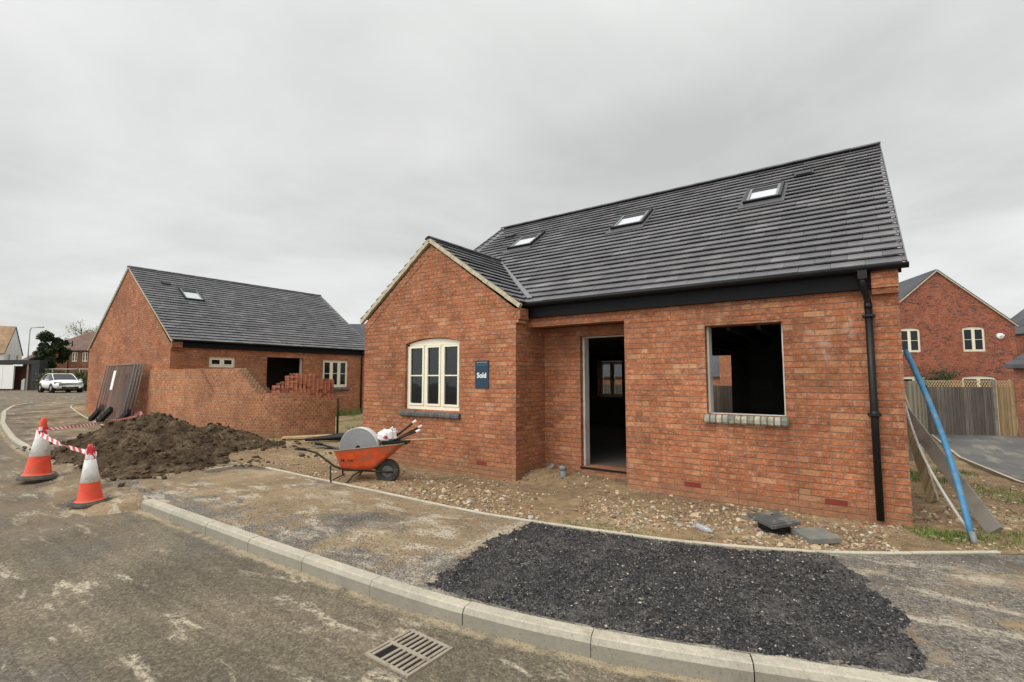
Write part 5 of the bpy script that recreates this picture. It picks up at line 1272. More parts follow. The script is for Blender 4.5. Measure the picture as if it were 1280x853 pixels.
o = b.build('plastic_bottle', 'clear'); o.location = (-1.50, 5.42, .045); o.rotation_euler = (0, R(5), R(-20)); tag(o, 'crushed clear plastic bottle among stones', 'bottle')
b = MB(); b.box(-1.15, 1.15, -.12, .12, 0, .045); o = b.build('timber_board', 'wood_tan', bevel=.004); o.location = (-11.55, 7.75, .06); o.rotation_euler = (0, R(-1), R(52)); tag(o, 'pale timber board lying at the foot of the curved wall', 'board')
b = MB(); rn = random.Random(5); vs = []; fs = []; N = 14; K = 12
for i in range(K + 1):
    x = -.75 + 1.5 * i / K; rr = .10 * (.35 + .65 * min(1, i / K * 1.6))
    for j in range(N): a = 2 * math.pi * j / N; r_ = rr * (1 + .18 * mnoise.noise(Vector((x * 3, a * 1.2, 0)))); vs.append((x, r_ * 1.5 * math.cos(a), max(0, r_ * math.sin(a) + rr * .8)))
fs = [(i * N + j, i * N + (j + 1) % N, (i + 1) * N + (j + 1) % N, (i + 1) * N + j) for i in range(K) for j in range(N)] + [tuple(range(N)), tuple((K) * N + j for j in range(N))]
b.raw(vs, fs, 0, .5, True); o = b.build('membrane_roll', 'black_plastic'); o.location = (-10.95, 7.55, .03); o.rotation_euler = (0, 0, R(50)); tag(o, 'slumped black plastic membrane roll lying beside the timber board', 'plastic roll')
b = MB(); b.box(-.8, .8, -.10, .10, 0, .04); o = b.build('timber_board', 'wood_grey', bevel=.004); o.location = (-9.6, 6.9, .02); o.rotation_euler = (0, R(1), R(25)); tag(o, 'short grey board on the mud behind the wheelbarrow handles', 'board')

# things leaning on the right gable
def lean(name, label, a, c, w, th_, mat, cat, rz_roll=0):
    A = Vector(a); C = Vector(c); d = (C - A); dn = d.normalized(); s = Vector((0, 1, 0)); s = (s - dn * s.dot(dn)).normalized(); s = Matrix.Rotation(rz_roll, 3, dn) @ s; n_ = dn.cross(s)
    b = MB(); b.obox(d / 2, d / 2, s * w / 2, n_ * th_ / 2); o = b.build(name, mat, bevel=.003); o.location = A; return tag(o, label, cat)
lean('scaffold_plank', 'long weathered scaffold plank leaning, its foot farthest to the right', (1.03, 7.05, .03), (.42, 8.75, 1.18), .15, .04, 'wood_grey', 'plank', R(70))
lean('scaffold_plank', 'weathered plank leaning closest to the gable, mostly behind the blue pipe', (.66, 8.3, .02), (.40, 9.5, 1.60), .13, .04, 'fence_green', 'plank', R(55))
b = MB(); c_ = Vector((.79, 6.55, .03)); pts = []
for i in range(16): t = i / 15; p = Vector((.79, 6.55, .05)).lerp(Vector((.43, 7.52, 1.93)), t); p.x += .055 * math.sin(math.pi * t); pts.append(p - c_)
b.tube(pts, .028, 14); o = b.build('water_pipe', 'blue_pipe'); o.location = c_; tag(o, 'bright blue plastic pipe leaning on the right end of the bungalow', 'pipe')
b = MB(); b.tube([pts[0] + Vector((.012, -.05, -.05)), pts[0] + Vector((-.0, 0, .06))], .026, 10); b.build('pipe_end', 'grey_pipe', o)
b = MB(); pts = []
for i in range(16): t = i / 15; p = Vector((.775, 6.68, .10)).lerp(Vector((.40, 7.75, 1.30)), t); p.x -= .07 * math.sin(math.pi * t); pts.append(p - c_)
b.tube(pts, .014, 10); o = b.build('thin_pipe', 'pale_pipe'); o.location = c_; tag(o, 'thin pale pipe bowed behind the blue pipe', 'pipe')

# ======= garden fences on the right and behind =======
def fence_run(name, label, a, c, z0, z1, mat, posts=2, rails=False, trellis=0.0):
    A = Vector((*a, 0)); C = Vector((*c, 0)); d = (C - A); L = d.length; dn = d.normalized(); n_ = Vector((-dn.y, dn.x, 0)); t = thing(name, label, 'fence', (A.x, A.y, z0))
    np_ = posts
    for i in range(np_):
        b = MB(); p0 = dn * (L * i / np_ + .05); p1 = dn * (L * (i + 1) / np_ - .05); h = z1 - z0
        q = [p0, p1]; ua = L * i / np_; ub = L * (i + 1) / np_
        o1 = n_ * .012
        for s_ in (-1, 1): b.face([p0 + o1 * s_, p1 + o1 * s_, p1 + o1 * s_ + Vector((0, 0, h)), p0 + o1 * s_ + Vector((0, 0, h))], 0, [(ua, 0), (ub, 0), (ub, h), (ua, h)])
        b.face([p0 - o1 + Vector((0, 0, h)), p1 - o1 + Vector((0, 0, h)), p1 + o1 + Vector((0, 0, h)), p0 + o1 + Vector((0, 0, h))]); b.build('panel', mat, t)
        if rails:
            b = MB()
            for z in (.25, h * .5, h - .12): b.obox((p0 + p1) / 2 + n_ * -.035 * rails + Vector((0, 0, z)), (p1 - p0) / 2, n_ * .02, Vector((0, 0, .04)))
            b.build('rail', 'wood_grey', t)
        if trellis:
            b = MB(); k = int((ub - ua) / .09)
            b.obox((p0 + p1) / 2 + Vector((0, 0, h + trellis)), (p1 - p0) / 2, n_ * .015, Vector((0, 0, .015)))
            for m_ in range(k):
                x0 = p0.lerp(p1, m_ / k); x1 = p0.lerp(p1, min(1, (m_ + 1.6) / k)); 
                for P_, Q_ in ((x0, x1), (x1, x0)):
                    v0 = P_ + Vector((0, 0, h)); v1 = Q_ + Vector((0, 0, h + trellis)); dd = (v1 - v0); b.obox((v0 + v1) / 2, dd / 2, n_ * .006, dd.cross(n_).normalized() * .008)
            b.build('trellis', 'wood_tan', t)
    for i in range(np_ + 1):
        b = MB(); p = dn * (L * i / np_); b.obox(p + Vector((0, 0, (z1 - z0 + .05 + trellis) / 2 - .1)), dn * .05, n_ * .05, Vector((0, 0, (z1 - z0 + .05 + trellis) / 2 + .1))); b.build('post', 'wood_grey' if mat != 'fence_tan' else 'wood_tan', t)
    return t
fence_run('closeboard_fence', 'grey-brown closeboard fence topped with trellis at the back of the tarmac court', (1.78, 23.5), (3.78, 24.35), -.47, 1.28, 'fence_grey', 1, trellis=.22)
fence_run('closeboard_fence', 'newer tan closeboard fence panel between the grey fence and the garage', (3.80, 24.36), (4.28, 24.58), -.47, 1.30, 'fence_tan', 1, trellis=.20)
fence_run('side_fence', 'greenish weathered fence with exposed rails behind the leaning planks', (.85, 15.6), (1.74, 23.3), -.45, 1.48, 'fence_green', 4, rails=-1)
fence_run('rear_fence', 'grey closeboard fence seen through the empty window openings', (-12.0, 17.2), (.82, 16.4), -.35, 1.36, 'fence_grey', 7)

# ======= neighbouring houses =======
CAMF = Vector((-math.sin(R(35.8)), math.cos(R(35.8)), 0)); CAMR = Vector((math.cos(R(35.8)), math.sin(R(35.8)), 0))
def simple_house(name, label, org, rz, W, D, z0, ze, zr, wmat, rmat, opens_front=(), opens_side=(), ridge='x', hip=0.0, chim=(), over=.15, verge='mortar_pale', lights=2, curtain_=None, vary=None):
    """gable house; local x along the front, front at y=0, ridge along local x or y"""
    t = thing(name, label, 'house', org, rz)
    def add(o): o.parent = t; return o
    if ridge == 'y':
        add(wall('front_wall', (0, 0), (1, 0), W, z0, ze, (0, -1), opens_front, mat=wmat, gable=(W / 2, zr - .08)))
        add(wall('rear_wall', (0, D), (1, 0), W, z0, ze, (0, 1), mat=wmat, gable=(W / 2, zr - .08)))
        add(wall('side_wall', (0, .301), (0, 1), D - .602, z0, ze, (-1, 0), mat=wmat, ends=False)); add(wall('side_wall', (W, .301), (0, 1), D - .602, z0, ze, (1, 0), opens_side, mat=wmat, ends=False))
        m = (zr - ze) / (W / 2)
        for s_ in (-1, 1):
            xe = W / 2 + s_ * (W / 2 + over); dx = -s_ * (W / 2 + over); dz = (W / 2 + over) * m; e = Vector((xe, -.06, zr - dz)); 
            add(slab('roof', e, (0, 1, 0), D + .12, (dx, 0, dz), math.hypot(dx, dz), -.07 if s_ < 0 else -.07, None, rmat))
            b = MB(); A = e + Vector((0, -.01, -.03)); B = Vector((W / 2, -.07, zr - .03)); dn = (B - A).normalized(); nv = Vector((-dn.z, 0, dn.x)); nv = nv if nv.z > 0 else -nv; b.obox((A + B) / 2, (B - A) / 2, (0, .025, 0), nv * .028); add(b.build('verge_mortar', verge))
    else:
        add(wall('front_wall', (0, 0), (1, 0), W, z0, ze, (0, -1), opens_front, mat=wmat)); add(wall('rear_wall', (0, D), (1, 0), W, z0, ze, (0, 1), mat=wmat))
        for X, s_ in ((0, -1), (W, 1)): add(wall('gable_wall', (X, .301), (0, 1), D - .602, z0, ze, (s_, 0), opens_side if s_ > 0 else (), mat=wmat, gable=None if hip else (D / 2 - .301, zr - .1), ends=False))
        m = (zr - ze) / (D / 2); y0 = -over; y1 = D + over; zz = ze - over * m; b = MB()
        A, B_, C_, D_ = [Vector(p) for p in ((-over, y0, zz), (W + over, y0, zz), (W + over, y1, zz), (-over, y1, zz))]; E_, F_ = Vector((hip - over, D / 2, zr)), Vector((W + over - hip, D / 2, zr)); th_ = Vector((0, 0, -.12))
        for f in ([A, B_, F_, E_], [C_, D_, E_, F_], [B_, C_, F_], [D_, A, E_]):
            dn = (f[1] - f[0]).normalized(); uv = []
            for p in f: r_ = p - f[0]; u = r_.dot(dn); uv.append((u, (r_ - dn * u).length))
            b.face(f, 0, uv)
        b.raw([A, B_, C_, D_, A + th_, B_ + th_, C_ + th_, D_ + th_], [(0, 1, 5, 4), (1, 2, 6, 5), (2, 3, 7, 6), (3, 0, 4, 7), (4, 5, 6, 7)]); add(b.build('roof', rmat))
    for i, op in enumerate(opens_front):
        x0, x1, a, c = op[:4]; rise = op[4] if len(op) > 4 else 0
        add(casement(None, (x0, 0), (1, 0), (0, -1), x1 - x0, a, c - rise * 1.0, lights, rise=rise * .98, mat='cream_frame', inset=.06, back=(curtain_[i] if curtain_ else None)))
    for (x, y, w, h0, h1) in chim:
        b = MB(); b.box(x - w / 2, x + w / 2, y - w / 2, y + w / 2, h0, h1); b.box(x - w / 2 - .04, x + w / 2 + .04, y - w / 2 - .04, y + w / 2 + .04, h1, h1 + .12); ch = add(b.build('chimney', 'brown_brick'))
        b = MB(); b.lathe([(.11, h1 + .12), (.13, h1 + .2), (.10, h1 + .5), (.12, h1 + .55)], 12, 0, (x, y, 0)); b.build('chimney_pot', 'brown_tile', ch)
    return t
# house with dark-flecked brick on the right; its gable faces the camera
ANG = R(21.6); kf = 32 / 26; U4 = Vector((math.cos(ANG), math.sin(ANG), 0)); N4 = Vector((-math.sin(ANG), math.cos(ANG), 0))
s0 = 10.65 * kf; W4 = 2 * (13.43 * kf - s0); o4 = U4 * s0 + N4 * 32; f4 = lambda s: s * kf - s0
zc = lambda z: 1.6 + (z - 1.6) * kf
fl = [(f4(14.27), f4(15.11), zc(2.79), zc(3.90), .07), (f4(11.82), f4(12.66), zc(2.79), zc(3.90), .07), (f4(14.14), f4(15.39), -.0, zc(1.70), .08), (f4(11.7), f4(12.95), -.0, zc(1.70), .08)]
o4h = simple_house('detached_house', 'two-storey house in dark-flecked red brick, its gable showing four cream arched windows', (o4.x, o4.y, 0), ANG, W4, 9, -.9, zc(3.98), zc(6.52), 'dragwire_brick', 'far_slate', fl, ridge='y', over=.1, curtain_=[.95, None, None, None])
for (sx, y, h) in ((W4 * .5 + .9, 3.0, zc(6.15)), (W4 * .5 + 1.45, 2.2, zc(5.95))):
    b = MB(); b.lathe([(.10, h - .6), (.10, h), (.14, h), (.14, h + .06), (.10, h + .10), (0, h + .1)], 12, 0, (sx, y, 0)); b.build('roof_flue', 'lead', o4h)
b = MB(); b.lathe([(0, -.09), (.16, -.08), (.17, .0), (.13, .02), (0, .02)], 20, 0, (0, 0, 0), 'y'); b.box(-.17, .17, -.08, .02, 0.0, .10)
ab = b.build('alarm_box', 'white_plastic'); p = U4 * (15.63 * kf) + N4 * 31.97; ab.location = (p.x, p.y, zc(3.45)); ab.rotation_euler = (0, 0, ANG); tag(ab, 'white burglar alarm box on the dark-flecked brick gable', 'alarm box')
b = MB(); b.lathe([(0, -.10), (.035, -.10), (.035, -.085), (0, -.085)], 12, 0, (0, 0, 0), 'y'); b.build('emblem', 'sign_grey', ab)
# house beyond on the far right and the garage
p = U4 * 28.4 + N4 * 38
simple_house('detached_house', 'red brick house at the far right edge, partly behind the garage', (p.x, p.y, 0), ANG + R(6), 9, 9, -.9, 4.9, 8.4, 'dragwire_brick', 'far_slate', (), ridge='y', over=.1)
gt = simple_house('brick_garage', 'low brick garage with a slate roof at the right edge beside the tan fence', (4.34, 24.35, 0), R(-16), 6, 5, -.7, 2.25, 4.3, 'garage_brick', 'far_slate', (), ridge='x', over=.22, hip=2.5)
# seen through the window openings
simple_house('neighbour_bungalow', 'slate-roofed house seen through the empty window opening', (-26.5, 55, 0), 0, 14.2, 9, -.8, 2.15, 6.9, 'red_brick', 'far_slate', (), ridge='x', over=.3)
simple_house('neighbour_house', 'brick gable behind the fence seen through the empty window opening', (-12.2, 54.2, 0), 0, 9, 9, -.8, 4.4, 8.5, 'red_brick', 'far_slate', (), ridge='y', over=.2)
# slate roof showing between the two bungalows

# ---- far left
def at(px, D, z=0.0):
    a = (px - 640) / 607. * D * .99706; q = CAMF * (D * 1.0) + CAMR * a; return Vector((q.x, q.y, z))
VAZ = lambda px: math.atan((px - 640) / 607.)
q = at(402, 42)
simple_house('neighbour_bungalow', 'slate-roofed bungalow showing between the two unfinished ones', (q.x, q.y, 0), R(35), 9, 8, -.4, 3.0, 6.75, 'red_brick', 'far_slate', (), ridge='x', over=.3)
# grassy bank
b = MB(); A0 = at(44, 44); A1 = at(175, 44); nrow = 14; P = []
for i in range(61):
    for j in range(nrow + 1):
        base = A0.lerp(A1, i / 60); t = j / nrow; q = base + CAMF * (t * 24); z = .5 + 3.3 * ss(t / .55) + .18 * fbm(q.x, q.y, .5, 4) + .5 * ss((t - .55) / .4) * .6
        P.append((q.x, q.y, z))
fs = [(i * (nrow + 1) + j, (i + 1) * (nrow + 1) + j, (i + 1) * (nrow + 1) + j + 1, i * (nrow + 1) + j + 1) for i in range(60) for j in range(nrow)]
b.raw(P, fs, 0, .5, True); tag(b.build('grass_bank', 'rough_grass'), kind='structure')
def leaf_cloud(b, c, rad, n, size, seed, flat=1.0, squash=1.0):
    rn = random.Random(seed); c = Vector(c)
    for i in range(n):
        d = Vector((rn.gauss(0, 1), rn.gauss(0, 1), rn.gauss(0, 1))).normalized(); r_ = rn.random() ** .45; rr = 1 + .45 * mnoise.noise(d * 2.2 + Vector((seed, 0, 0)))
        p = c + Vector((d.x * rad[0], d.y * rad[1], d.z * rad[2])) * r_ * rr
        u = Vector((rn.gauss(0, 1), rn.gauss(0, 1), rn.gauss(0, 1))).normalized(); v = u.orthogonal().normalized(); s_ = size * rn.uniform(.5, 1.4)
        b.face([p - u * s_, p - v * s_ * .6, p + u * s_, p + v * s_ * .6], 0, None, min(1, max(0, .5 + rn.gauss(0, .22))))
hd = MB(); rn = random.Random(6)
for i in range(44):
    q = at(58 + i * 2.6, 43.6 + rn.uniform(-.2, .4)); leaf_cloud(hd, (q.x, q.y, 1.15 + rn.uniform(-.1, .25)), (.9, .8, .95), 300, .10, i)
tag(hd.build('hedge', 'hedge_leaves'), 'rough brown-green hedge at the foot of the bank behind the white car', 'hedge')
rl = thing('bank_rail', 'thin pale rail running along the grass bank above the hedge', 'fence', at(46, 45.5, 2.2)); b = MB(); o_ = rl.location.copy(); b.tube([(0, 0, .25), at(175, 45.5, 2.45) - o_], .035, 6); b.build('rail', 'pale_pipe', rl)
for k in range(8):
    b = MB(); q = at(48 + k * 17, 45.5, 0) - Vector((o_.x, o_.y, 0)); b.tube([(q.x, q.y, -1.4), (q.x, q.y, .25)], .03, 6); b.build('post', 'pale_pipe', rl)
# brown hipped house on the bank
az_ = R(35.8); q = at(53, 70)
bh = simple_house('hipped_house', 'dark brick house with a brown hipped roof on the bank', (q.x, q.y, 0), az_, 14, 7, 1.5, 5.9, 8.6, 'brown_brick', 'brown_tile', [(4.0, 4.8, 4.0, 5.3), (5.5, 6.3, 4.0, 5.3)], ridge='x', hip=3.4, over=.3, chim=[(8.1, 3.5, .9, 7.6, 9.3)])
b = MB(); b.tube([(3.6, -.1, 1.5), (3.6, -.1, 5.8)], .05, 6); b.tube([(3.6, .4, 5.9), (3.6, .4, 7.0)], .08, 6); b.build('soil_pipe', 'black_plastic', bh)
b = MB(); b.tube([(7.7, 3.5, 9.3), (7.7, 3.5, 10.9)], .03, 6); b.tube([(7.3, 3.5, 10.7), (8.1, 3.5, 10.7)], .02, 6)
for k in range(4): b.tube([(7.35 + k * .22, 3.2, 10.7), (7.35 + k * .22, 3.8, 10.7)], .015, 5)
b.build('aerial', 'galv', bh)
# white gabled house
q = at(3, 66)
simple_house('white_house', 'white rendered gable house with a tan tiled roof, at the left edge', (q.x, q.y, 0), az_ + R(120), 6.5, 12, 1.0, 5.2, 8.9, 'render_white', 'tan_tile', [(1.3, 2.2, 3.9, 4.9), (4.3, 5.2, 3.9, 4.9)], ridge='y', over=.25, verge='frame_dark')
q = at(18, 95); simple_house('distant_house', 'distant dark brown house between the white house and the tree', (q.x, q.y, 0), az_ + R(10), 10, 9, .5, 4.4, 6.6, 'brown_brick', 'brown_tile', (), ridge='x', over=.3)
# trees
def tree(name, label, pos, h, rad, mat, n, size, seed, bare=False, group=None):
    t = thing(name, label, 'tree', pos, 0, group); rn = random.Random(seed); b = MB()
    b.tube([(0, 0, 0), (.05, 0, h * .3), (.0, .1, h * .6), (0, 0, h * .9)], [rad * .10, rad * .075, rad * .05, rad * .015], 8)
    ends = []
    for i in range(30 if not bare else 34):
        a = rn.random() * 6.28; z0 = h * rn.uniform(.3, .85); L = rad * rn.uniform(.3, 1.05); p0 = Vector((0, 0, z0)); p1 = p0 + Vector((math.cos(a) * L * .5, math.sin(a) * L * .5, L * .35)); p2 = p0 + Vector((math.cos(a) * L, math.sin(a) * L, L * rn.uniform(.5, .9))); b.tube([p0, p1, p2], [rad * .03, rad * .018, rad * .006], 5); ends.append(p2)
        if bare:
            for k in range(3): d = Vector((rn.gauss(0, 1), rn.gauss(0, 1), abs(rn.gauss(0, 1)))).normalized(); b.tube([p1.lerp(p2, rn.random()), p2 + d * L * .35], [rad * .008, rad * .003], 4)
    b.build('trunk', 'bark', t); c = MB()
    for i, e in enumerate(ends):
        leaf_cloud(c, e, (rad * .44, rad * .44, rad * .36), n // len(ends), size, seed * 50 + i)
    c.build('crown', mat, t); return t
tree('evergreen_tree', 'dark evergreen tree between the lamp post and the hipped house', at(63, 62, 1.5), 5.6, 1.25, 'dark_leaves', 8000, .13, 3)
tree('evergreen_tree', 'lower dark bush left of the evergreen, behind the lamp post', at(53, 60, 1.0), 4.2, .9, 'dark_leaves', 5000, .12, 4)
tree('bare_tree', 'pale yellowish autumn tree rising behind the hipped roof', at(98, 100, 3.0), 9.9, 3.0, 'yellow_leaves', 1500, .12, 9, bare=True)
tree('garden_shrub', 'small green shrub against the dark-flecked brick house', (*(U4 * (12.9 * kf) + N4 * 31.3).xy, -.5), 2.5, .8, 'dark_leaves', 1600, .05, 12)
# lamp post
lp = thing('street_lamp', 'tall pale street lamp with one arm beyond the site compound', 'street lamp', at(33, 52, .5)); b = MB(); hz = 6.55
b.tube([(0, 0, 0), (0, 0, 1.2)], .09, 10); b.tube([(0, 0, 1.2), (0, 0, hz - .3)], [.06, .045], 10); pr = CAMR
b.tube([(0, 0, hz - .3), pr * .15 + Vector((0, 0, hz - .05)), pr * .9 + Vector((0, 0, hz + .02))], .035, 8); b.build('column', 'galv', lp)
b = MB(); b.obox(pr * 1.15 + Vector((0, 0, hz + .02)), pr * .3, CAMF * .09, (0, 0, .05)); b.build('lantern', 'galv', lp, bevel=.02)
# site compound: dark steel frame with a white panelled door
q = at(-42, 45, .5); cp = thing('site_cabin', 'dark framed site cabin with a white sliding panel at the left edge', 'cabin', q, az_)
Wc = (49 + 42) / 607 * 45
b = MB(); b.box(0, Wc, -.1, .7, 2.42, 2.78); b.box(Wc - .75, Wc, -.08, .2, 0, 2.419); b.box(Wc - .3, Wc - .05, .25, .7, 0, 2.419); b.box(0, .3, -.08, .7, 0, 2.419); b.build('frame', 'frame_dark', cp)
b = MB(); b.box(.3, Wc - .76, .62, .69, .0, 2.41); b.build('rear_panel', 'gap_brown', cp)
b = MB(); b.box(.4, 4.62, -.30, -.18, .12, 2.32); 
for x in (1.4, 2.5, 3.6): b.box(x, x + .03, -.315, -.301, .2, 2.2)
b.box(4.5, 5.35, -.26, -.20, 2.22, 2.36); b.build('sliding_panel', 'white_plastic', cp)
b = MB(); b.box(5.55, 5.70, -.02, .08, 0, 2.41); b.build('timber_post', 'wood_grey', cp)
b = MB(); b.box(4.8, 5.1, .3, .6, 0, .95); b.lathe([(0, .95), (.13, .95), (.10, 1.05), (0, 1.06)], 12, 0, (4.95, .45, 0)); b.build('container', 'white_plastic', cp)

# ======= white car =======
def car(pos, rz):
    t = thing('parked_car', 'white hatchback car parked facing the camera before the hedge', 'car', pos, rz)
    # local x forward, y left; length 4.4
    secs = [(-2.18, .62, .42, .92), (-2.10, .80, .30, 1.02), (-1.6, .90, .26, 1.05), (-.6, .92, .25, 1.00), (.5, .92, .25, .98), (1.2, .92, .26, 1.00), (1.75, .90, .28, .95), (2.05, .82, .30, .88), (2.16, .68, .36, .74)]
    def ringf(w, a, c):
        o = []
        for i in range(20):
            an = 2 * math.pi * i / 20; cx_ = math.copysign(abs(math.cos(an)) ** .45, math.cos(an)); sz = math.copysign(abs(math.sin(an)) ** .55, math.sin(an)); o.append((w * cx_, (a + c) / 2 + (c - a) / 2 * sz))
        return o
    b = MB(); vs = []; n = 20
    for x, w, a, c in secs: vs += [(x, y, z) for y, z in ringf(w, a, c)]
    fs = [(i * n + j, i * n + (j + 1) % n, (i + 1) * n + (j + 1) % n, (i + 1) * n + j) for i in range(len(secs) - 1) for j in range(n)] + [tuple(range(n)), tuple(reversed(range((len(secs) - 1) * n, len(secs) * n)))]
    b.raw(vs, fs, 0, .5, True)
    b.build('body', 'car_white', t)
    # cabin
    cab = [(-1.95, .72, .98, .70, 1.04), (-1.35, .78, .98, .60, 1.42), (-.5, .80, .97, .60, 1.49), (.15, .80, .95, .58, 1.45), (1.05, .76, .92, .66, .96)]
    g_ = MB(); r_ = MB(); vs = []
    for x, w0, z0, w1, z1 in cab: vs += [(x, -w0, z0), (x, -w1, z1 - .03), (x, -w1 * .8, z1), (x, w1 * .8, z1), (x, w1, z1 - .03), (x, w0, z0)]
    fs = []; rf_ = []
    for i in range(len(cab) - 1):
        for j in range(5):
            f = (i * 6 + j, i * 6 + j + 1, (i + 1) * 6 + j + 1, (i + 1) * 6 + j)
            (rf_ if (j in (1, 2, 3) and 1 <= i <= 2) else fs).append(f)
    g_.raw(vs, fs, 0, .5, True); g_.build('glasshouse', 'glass', t); r_.raw(vs, rf_, 0, .5, True)
    for s_ in (-1, 1): r_.tube([(1.06, s_ * .70, .96), (.15, s_ * .60, 1.44), (-.5, s_ * .62, 1.475), (-1.35, s_ * .62, 1.41), (-1.95, s_ * .71, 1.03)], .03, 6)
    r_.build('roof', 'car_white', t)
    for x in (-1.35, 1.32):
        for s_ in (-1, 1):
            w = bpy.data.objects.new('wheel', None); COL.objects.link(w); w.parent = t; w.location = (x, s_ * .83, .33)
            b = MB(); b.lathe([(.20, -.10), (.32, -.10), (.335, -.07), (.335, .07), (.32, .10), (.20, .10)], 28, 0, (0, 0, 0), 'y'); b.build('tyre', 'rubber', w)
            b = MB(); b.lathe([(0, s_ * .085), (.06, s_ * .09), (.20, s_ * .095), (.205, -s_ * .05)], 20, 0, (0, 0, 0), 'y'); b.build('rim', 'alloy', w)
            b = MB(); b.lathe([(.345, -.13), (.40, -.12), (.40, .085), (.345, .09)], 28, 0, (x, s_ * .82, .33), 'y'); b.build('wheel_arch', 'car_black', t)
    b = MB(); b.obox((2.10, 0, .69), (.05, 0, 0), (0, .66, 0), (0, 0, .06)); b.obox((2.12, 0, .40), (.05, 0, 0), (0, .50, 0), (0, 0, .075)); b.build('grille', 'car_black', t, bevel=.01)
    for s_ in (-1, 1):
        b = MB(); b.obox((2.00, s_ * .70, .76), (.09, -s_ * .06, 0), (0.03, .14, 0), (0, 0, .055)); b.build('headlight', 'car_black', t, bevel=.015)
        b = MB(); b.obox((2.06, s_ * .64, .80), (.05, -s_ * .03, 0), (0.01, .12, 0), (0, 0, .012)); b.build('running_light', 'lamp_clear', t)
        b = MB(); b.obox((.62, s_ * 1.0, .98), (.05, 0, 0), (0, .10, 0), (0, 0, .065)); b.build('mirror', 'car_white', t, bevel=.02)
        b = MB(); b.obox((2.05, s_ * .63, .42), (.05, 0, 0), (0, .09, 0), (0, 0, .05)); b.build('fog_light', 'car_black', t, bevel=.01)
    b = MB(); b.obox((2.185, 0, .50), (.006, 0, 0), (0, .26, 0), (0, 0, .055)); b.build('number_plate', 'sign_white', t)
    return t
cpos = at(77, 38.5, .49); car(cpos, math.atan2(-cpos.y, -cpos.x) + R(14))

# ------------------------------------------------------------------ sky, sun, camera
w = bpy.data.worlds.new('World'); scene.world = w; w.use_nodes = True; nt = w.node_tree; nt.nodes.clear()
def N(k): return nt.nodes.new(k)
out = N('ShaderNodeOutputWorld'); bgd = N('ShaderNodeBackground'); nt.links.new(bgd.outputs[0], out.inputs[0]); bgd.inputs[1].default_value = .10
SUN_AZ, SUN_EL = R(252), R(50)     # direction towards the sun, measured from +x anticlockwise
sky = N('ShaderNodeTexSky'); sky.sky_type = 'NISHITA'; sky.sun_disc = False; sky.sun_elevation = SUN_EL; sky.sun_rotation = R(90) - SUN_AZ
tc = N('ShaderNodeTexCoord'); sp = N('ShaderNodeSeparateXYZ'); nt.links.new(tc.outputs['Generated'], sp.inputs[0])
def M(op, a, b_=None, clamp=False):
    n = N('ShaderNodeMath'); n.operation = op; n.use_clamp = clamp
    for i, v in enumerate((a, b_)):
        if v is None: continue
        if isinstance(v, (int, float)): n.inputs[i].default_value = v
        else: nt.links.new(v, n.inputs[i])
    return n.outputs[0]
zz = M('ADD', M('MAXIMUM', sp.outputs[2], 0.0), .16); cb = N('ShaderNodeCombineXYZ'); nt.links.new(M('DIVIDE', sp.outputs[0], zz), cb.inputs[0]); nt.links.new(M('DIVIDE', sp.outputs[1], zz), cb.inputs[1])
def NZ(s, d, r_, dist, off):
    m_ = N('ShaderNodeMapping'); m_.inputs['Location'].default_value = off; nt.links.new(cb.outputs[0], m_.inputs[0]); n = N('ShaderNodeTexNoise'); nt.links.new(m_.outputs[0], n.inputs['Vector']); n.inputs['Scale'].default_value = s; n.inputs['Detail'].default_value = d; n.inputs['Roughness'].default_value = r_; n.inputs['Distortion'].default_value = dist; return n.outputs[0]
cl = M('ADD', M('MULTIPLY', NZ(.42, 7, .5, .5, (3.1, 1.7, 0)), .7), M('MULTIPLY', NZ(1.3, 6, .5, .3, (0, 4, 1)), .3))
cr = N('ShaderNodeValToRGB'); nt.links.new(cl, cr.inputs[0]); e = cr.color_ramp.elements; e[0].position = .36; e[0].color = (.59, .597, .585, 1); e[1].position = .60; e[1].color = (.93, .935, .92, 1)
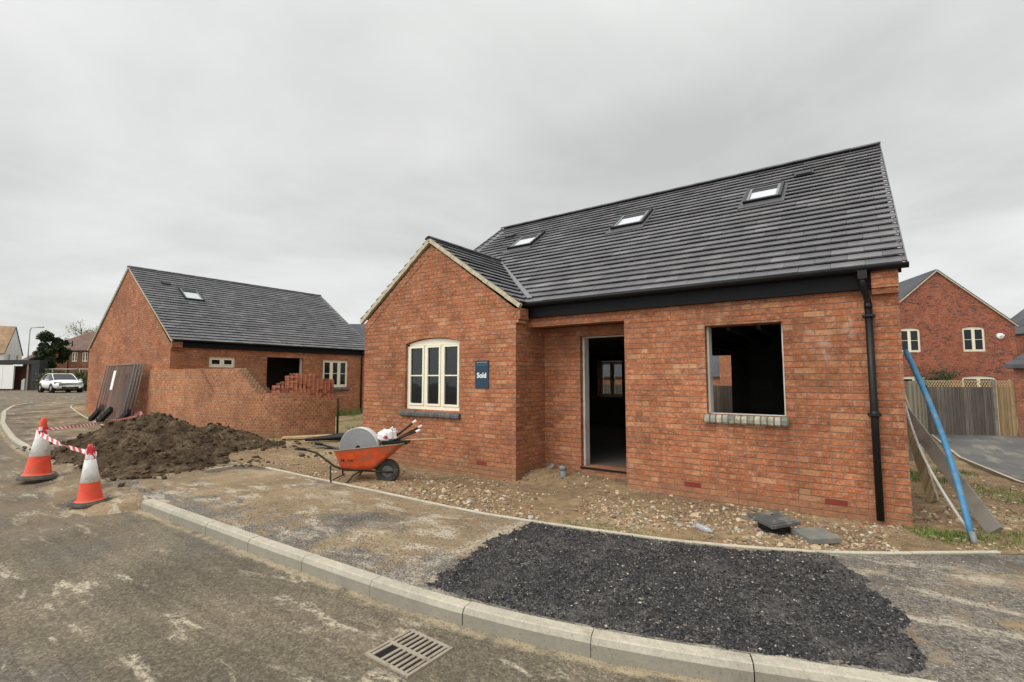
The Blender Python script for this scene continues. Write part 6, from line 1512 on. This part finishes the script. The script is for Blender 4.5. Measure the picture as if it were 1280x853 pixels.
# overcast skies brighten towards the zenith, gain behind the camera is added to light facades
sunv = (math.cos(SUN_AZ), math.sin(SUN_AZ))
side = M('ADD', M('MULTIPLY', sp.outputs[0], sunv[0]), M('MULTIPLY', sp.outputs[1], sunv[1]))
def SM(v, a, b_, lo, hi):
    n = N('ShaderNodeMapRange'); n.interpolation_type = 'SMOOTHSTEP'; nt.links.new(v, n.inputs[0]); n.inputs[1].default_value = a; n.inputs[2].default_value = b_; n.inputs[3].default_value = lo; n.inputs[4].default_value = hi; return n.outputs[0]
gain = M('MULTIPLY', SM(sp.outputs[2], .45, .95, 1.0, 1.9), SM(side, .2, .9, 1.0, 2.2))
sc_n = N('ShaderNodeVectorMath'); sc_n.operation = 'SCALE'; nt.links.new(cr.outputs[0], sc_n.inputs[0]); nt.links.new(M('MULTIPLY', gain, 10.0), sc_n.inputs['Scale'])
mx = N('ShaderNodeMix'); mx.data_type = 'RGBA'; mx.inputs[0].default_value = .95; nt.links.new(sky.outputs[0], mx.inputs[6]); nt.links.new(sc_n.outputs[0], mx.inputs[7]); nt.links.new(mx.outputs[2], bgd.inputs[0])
sl = bpy.data.lights.new('sun', 'SUN'); sl.energy = 1.2; sl.angle = R(28); sl.color = (1, .94, .85)
so = bpy.data.objects.new('sun', sl); COL.objects.link(so); dv = Vector((math.cos(SUN_AZ) * math.cos(SUN_EL), math.sin(SUN_AZ) * math.cos(SUN_EL), math.sin(SUN_EL))); so.rotation_euler = dv.to_track_quat('Z', 'Y').to_euler(); so.location = (0, -5, 30)
cam = bpy.data.cameras.new('camera'); cam.sensor_width = 36; cam.lens = 607 / 1280 * 36; cam.clip_end = 2000; cam.clip_start = .05
cobj = bpy.data.objects.new('camera', cam); COL.objects.link(cobj); cobj.location = (0, 0, 1.6); cobj.rotation_euler = (R(90 + 4.3807), 0, R(35.796)); scene.camera = cobj
scene.view_settings.view_transform = 'Standard'; scene.view_settings.look = 'None'; scene.view_settings.exposure = 0.0; scene.view_settings.gamma = 1.0
scene.cycles.max_bounces = 6
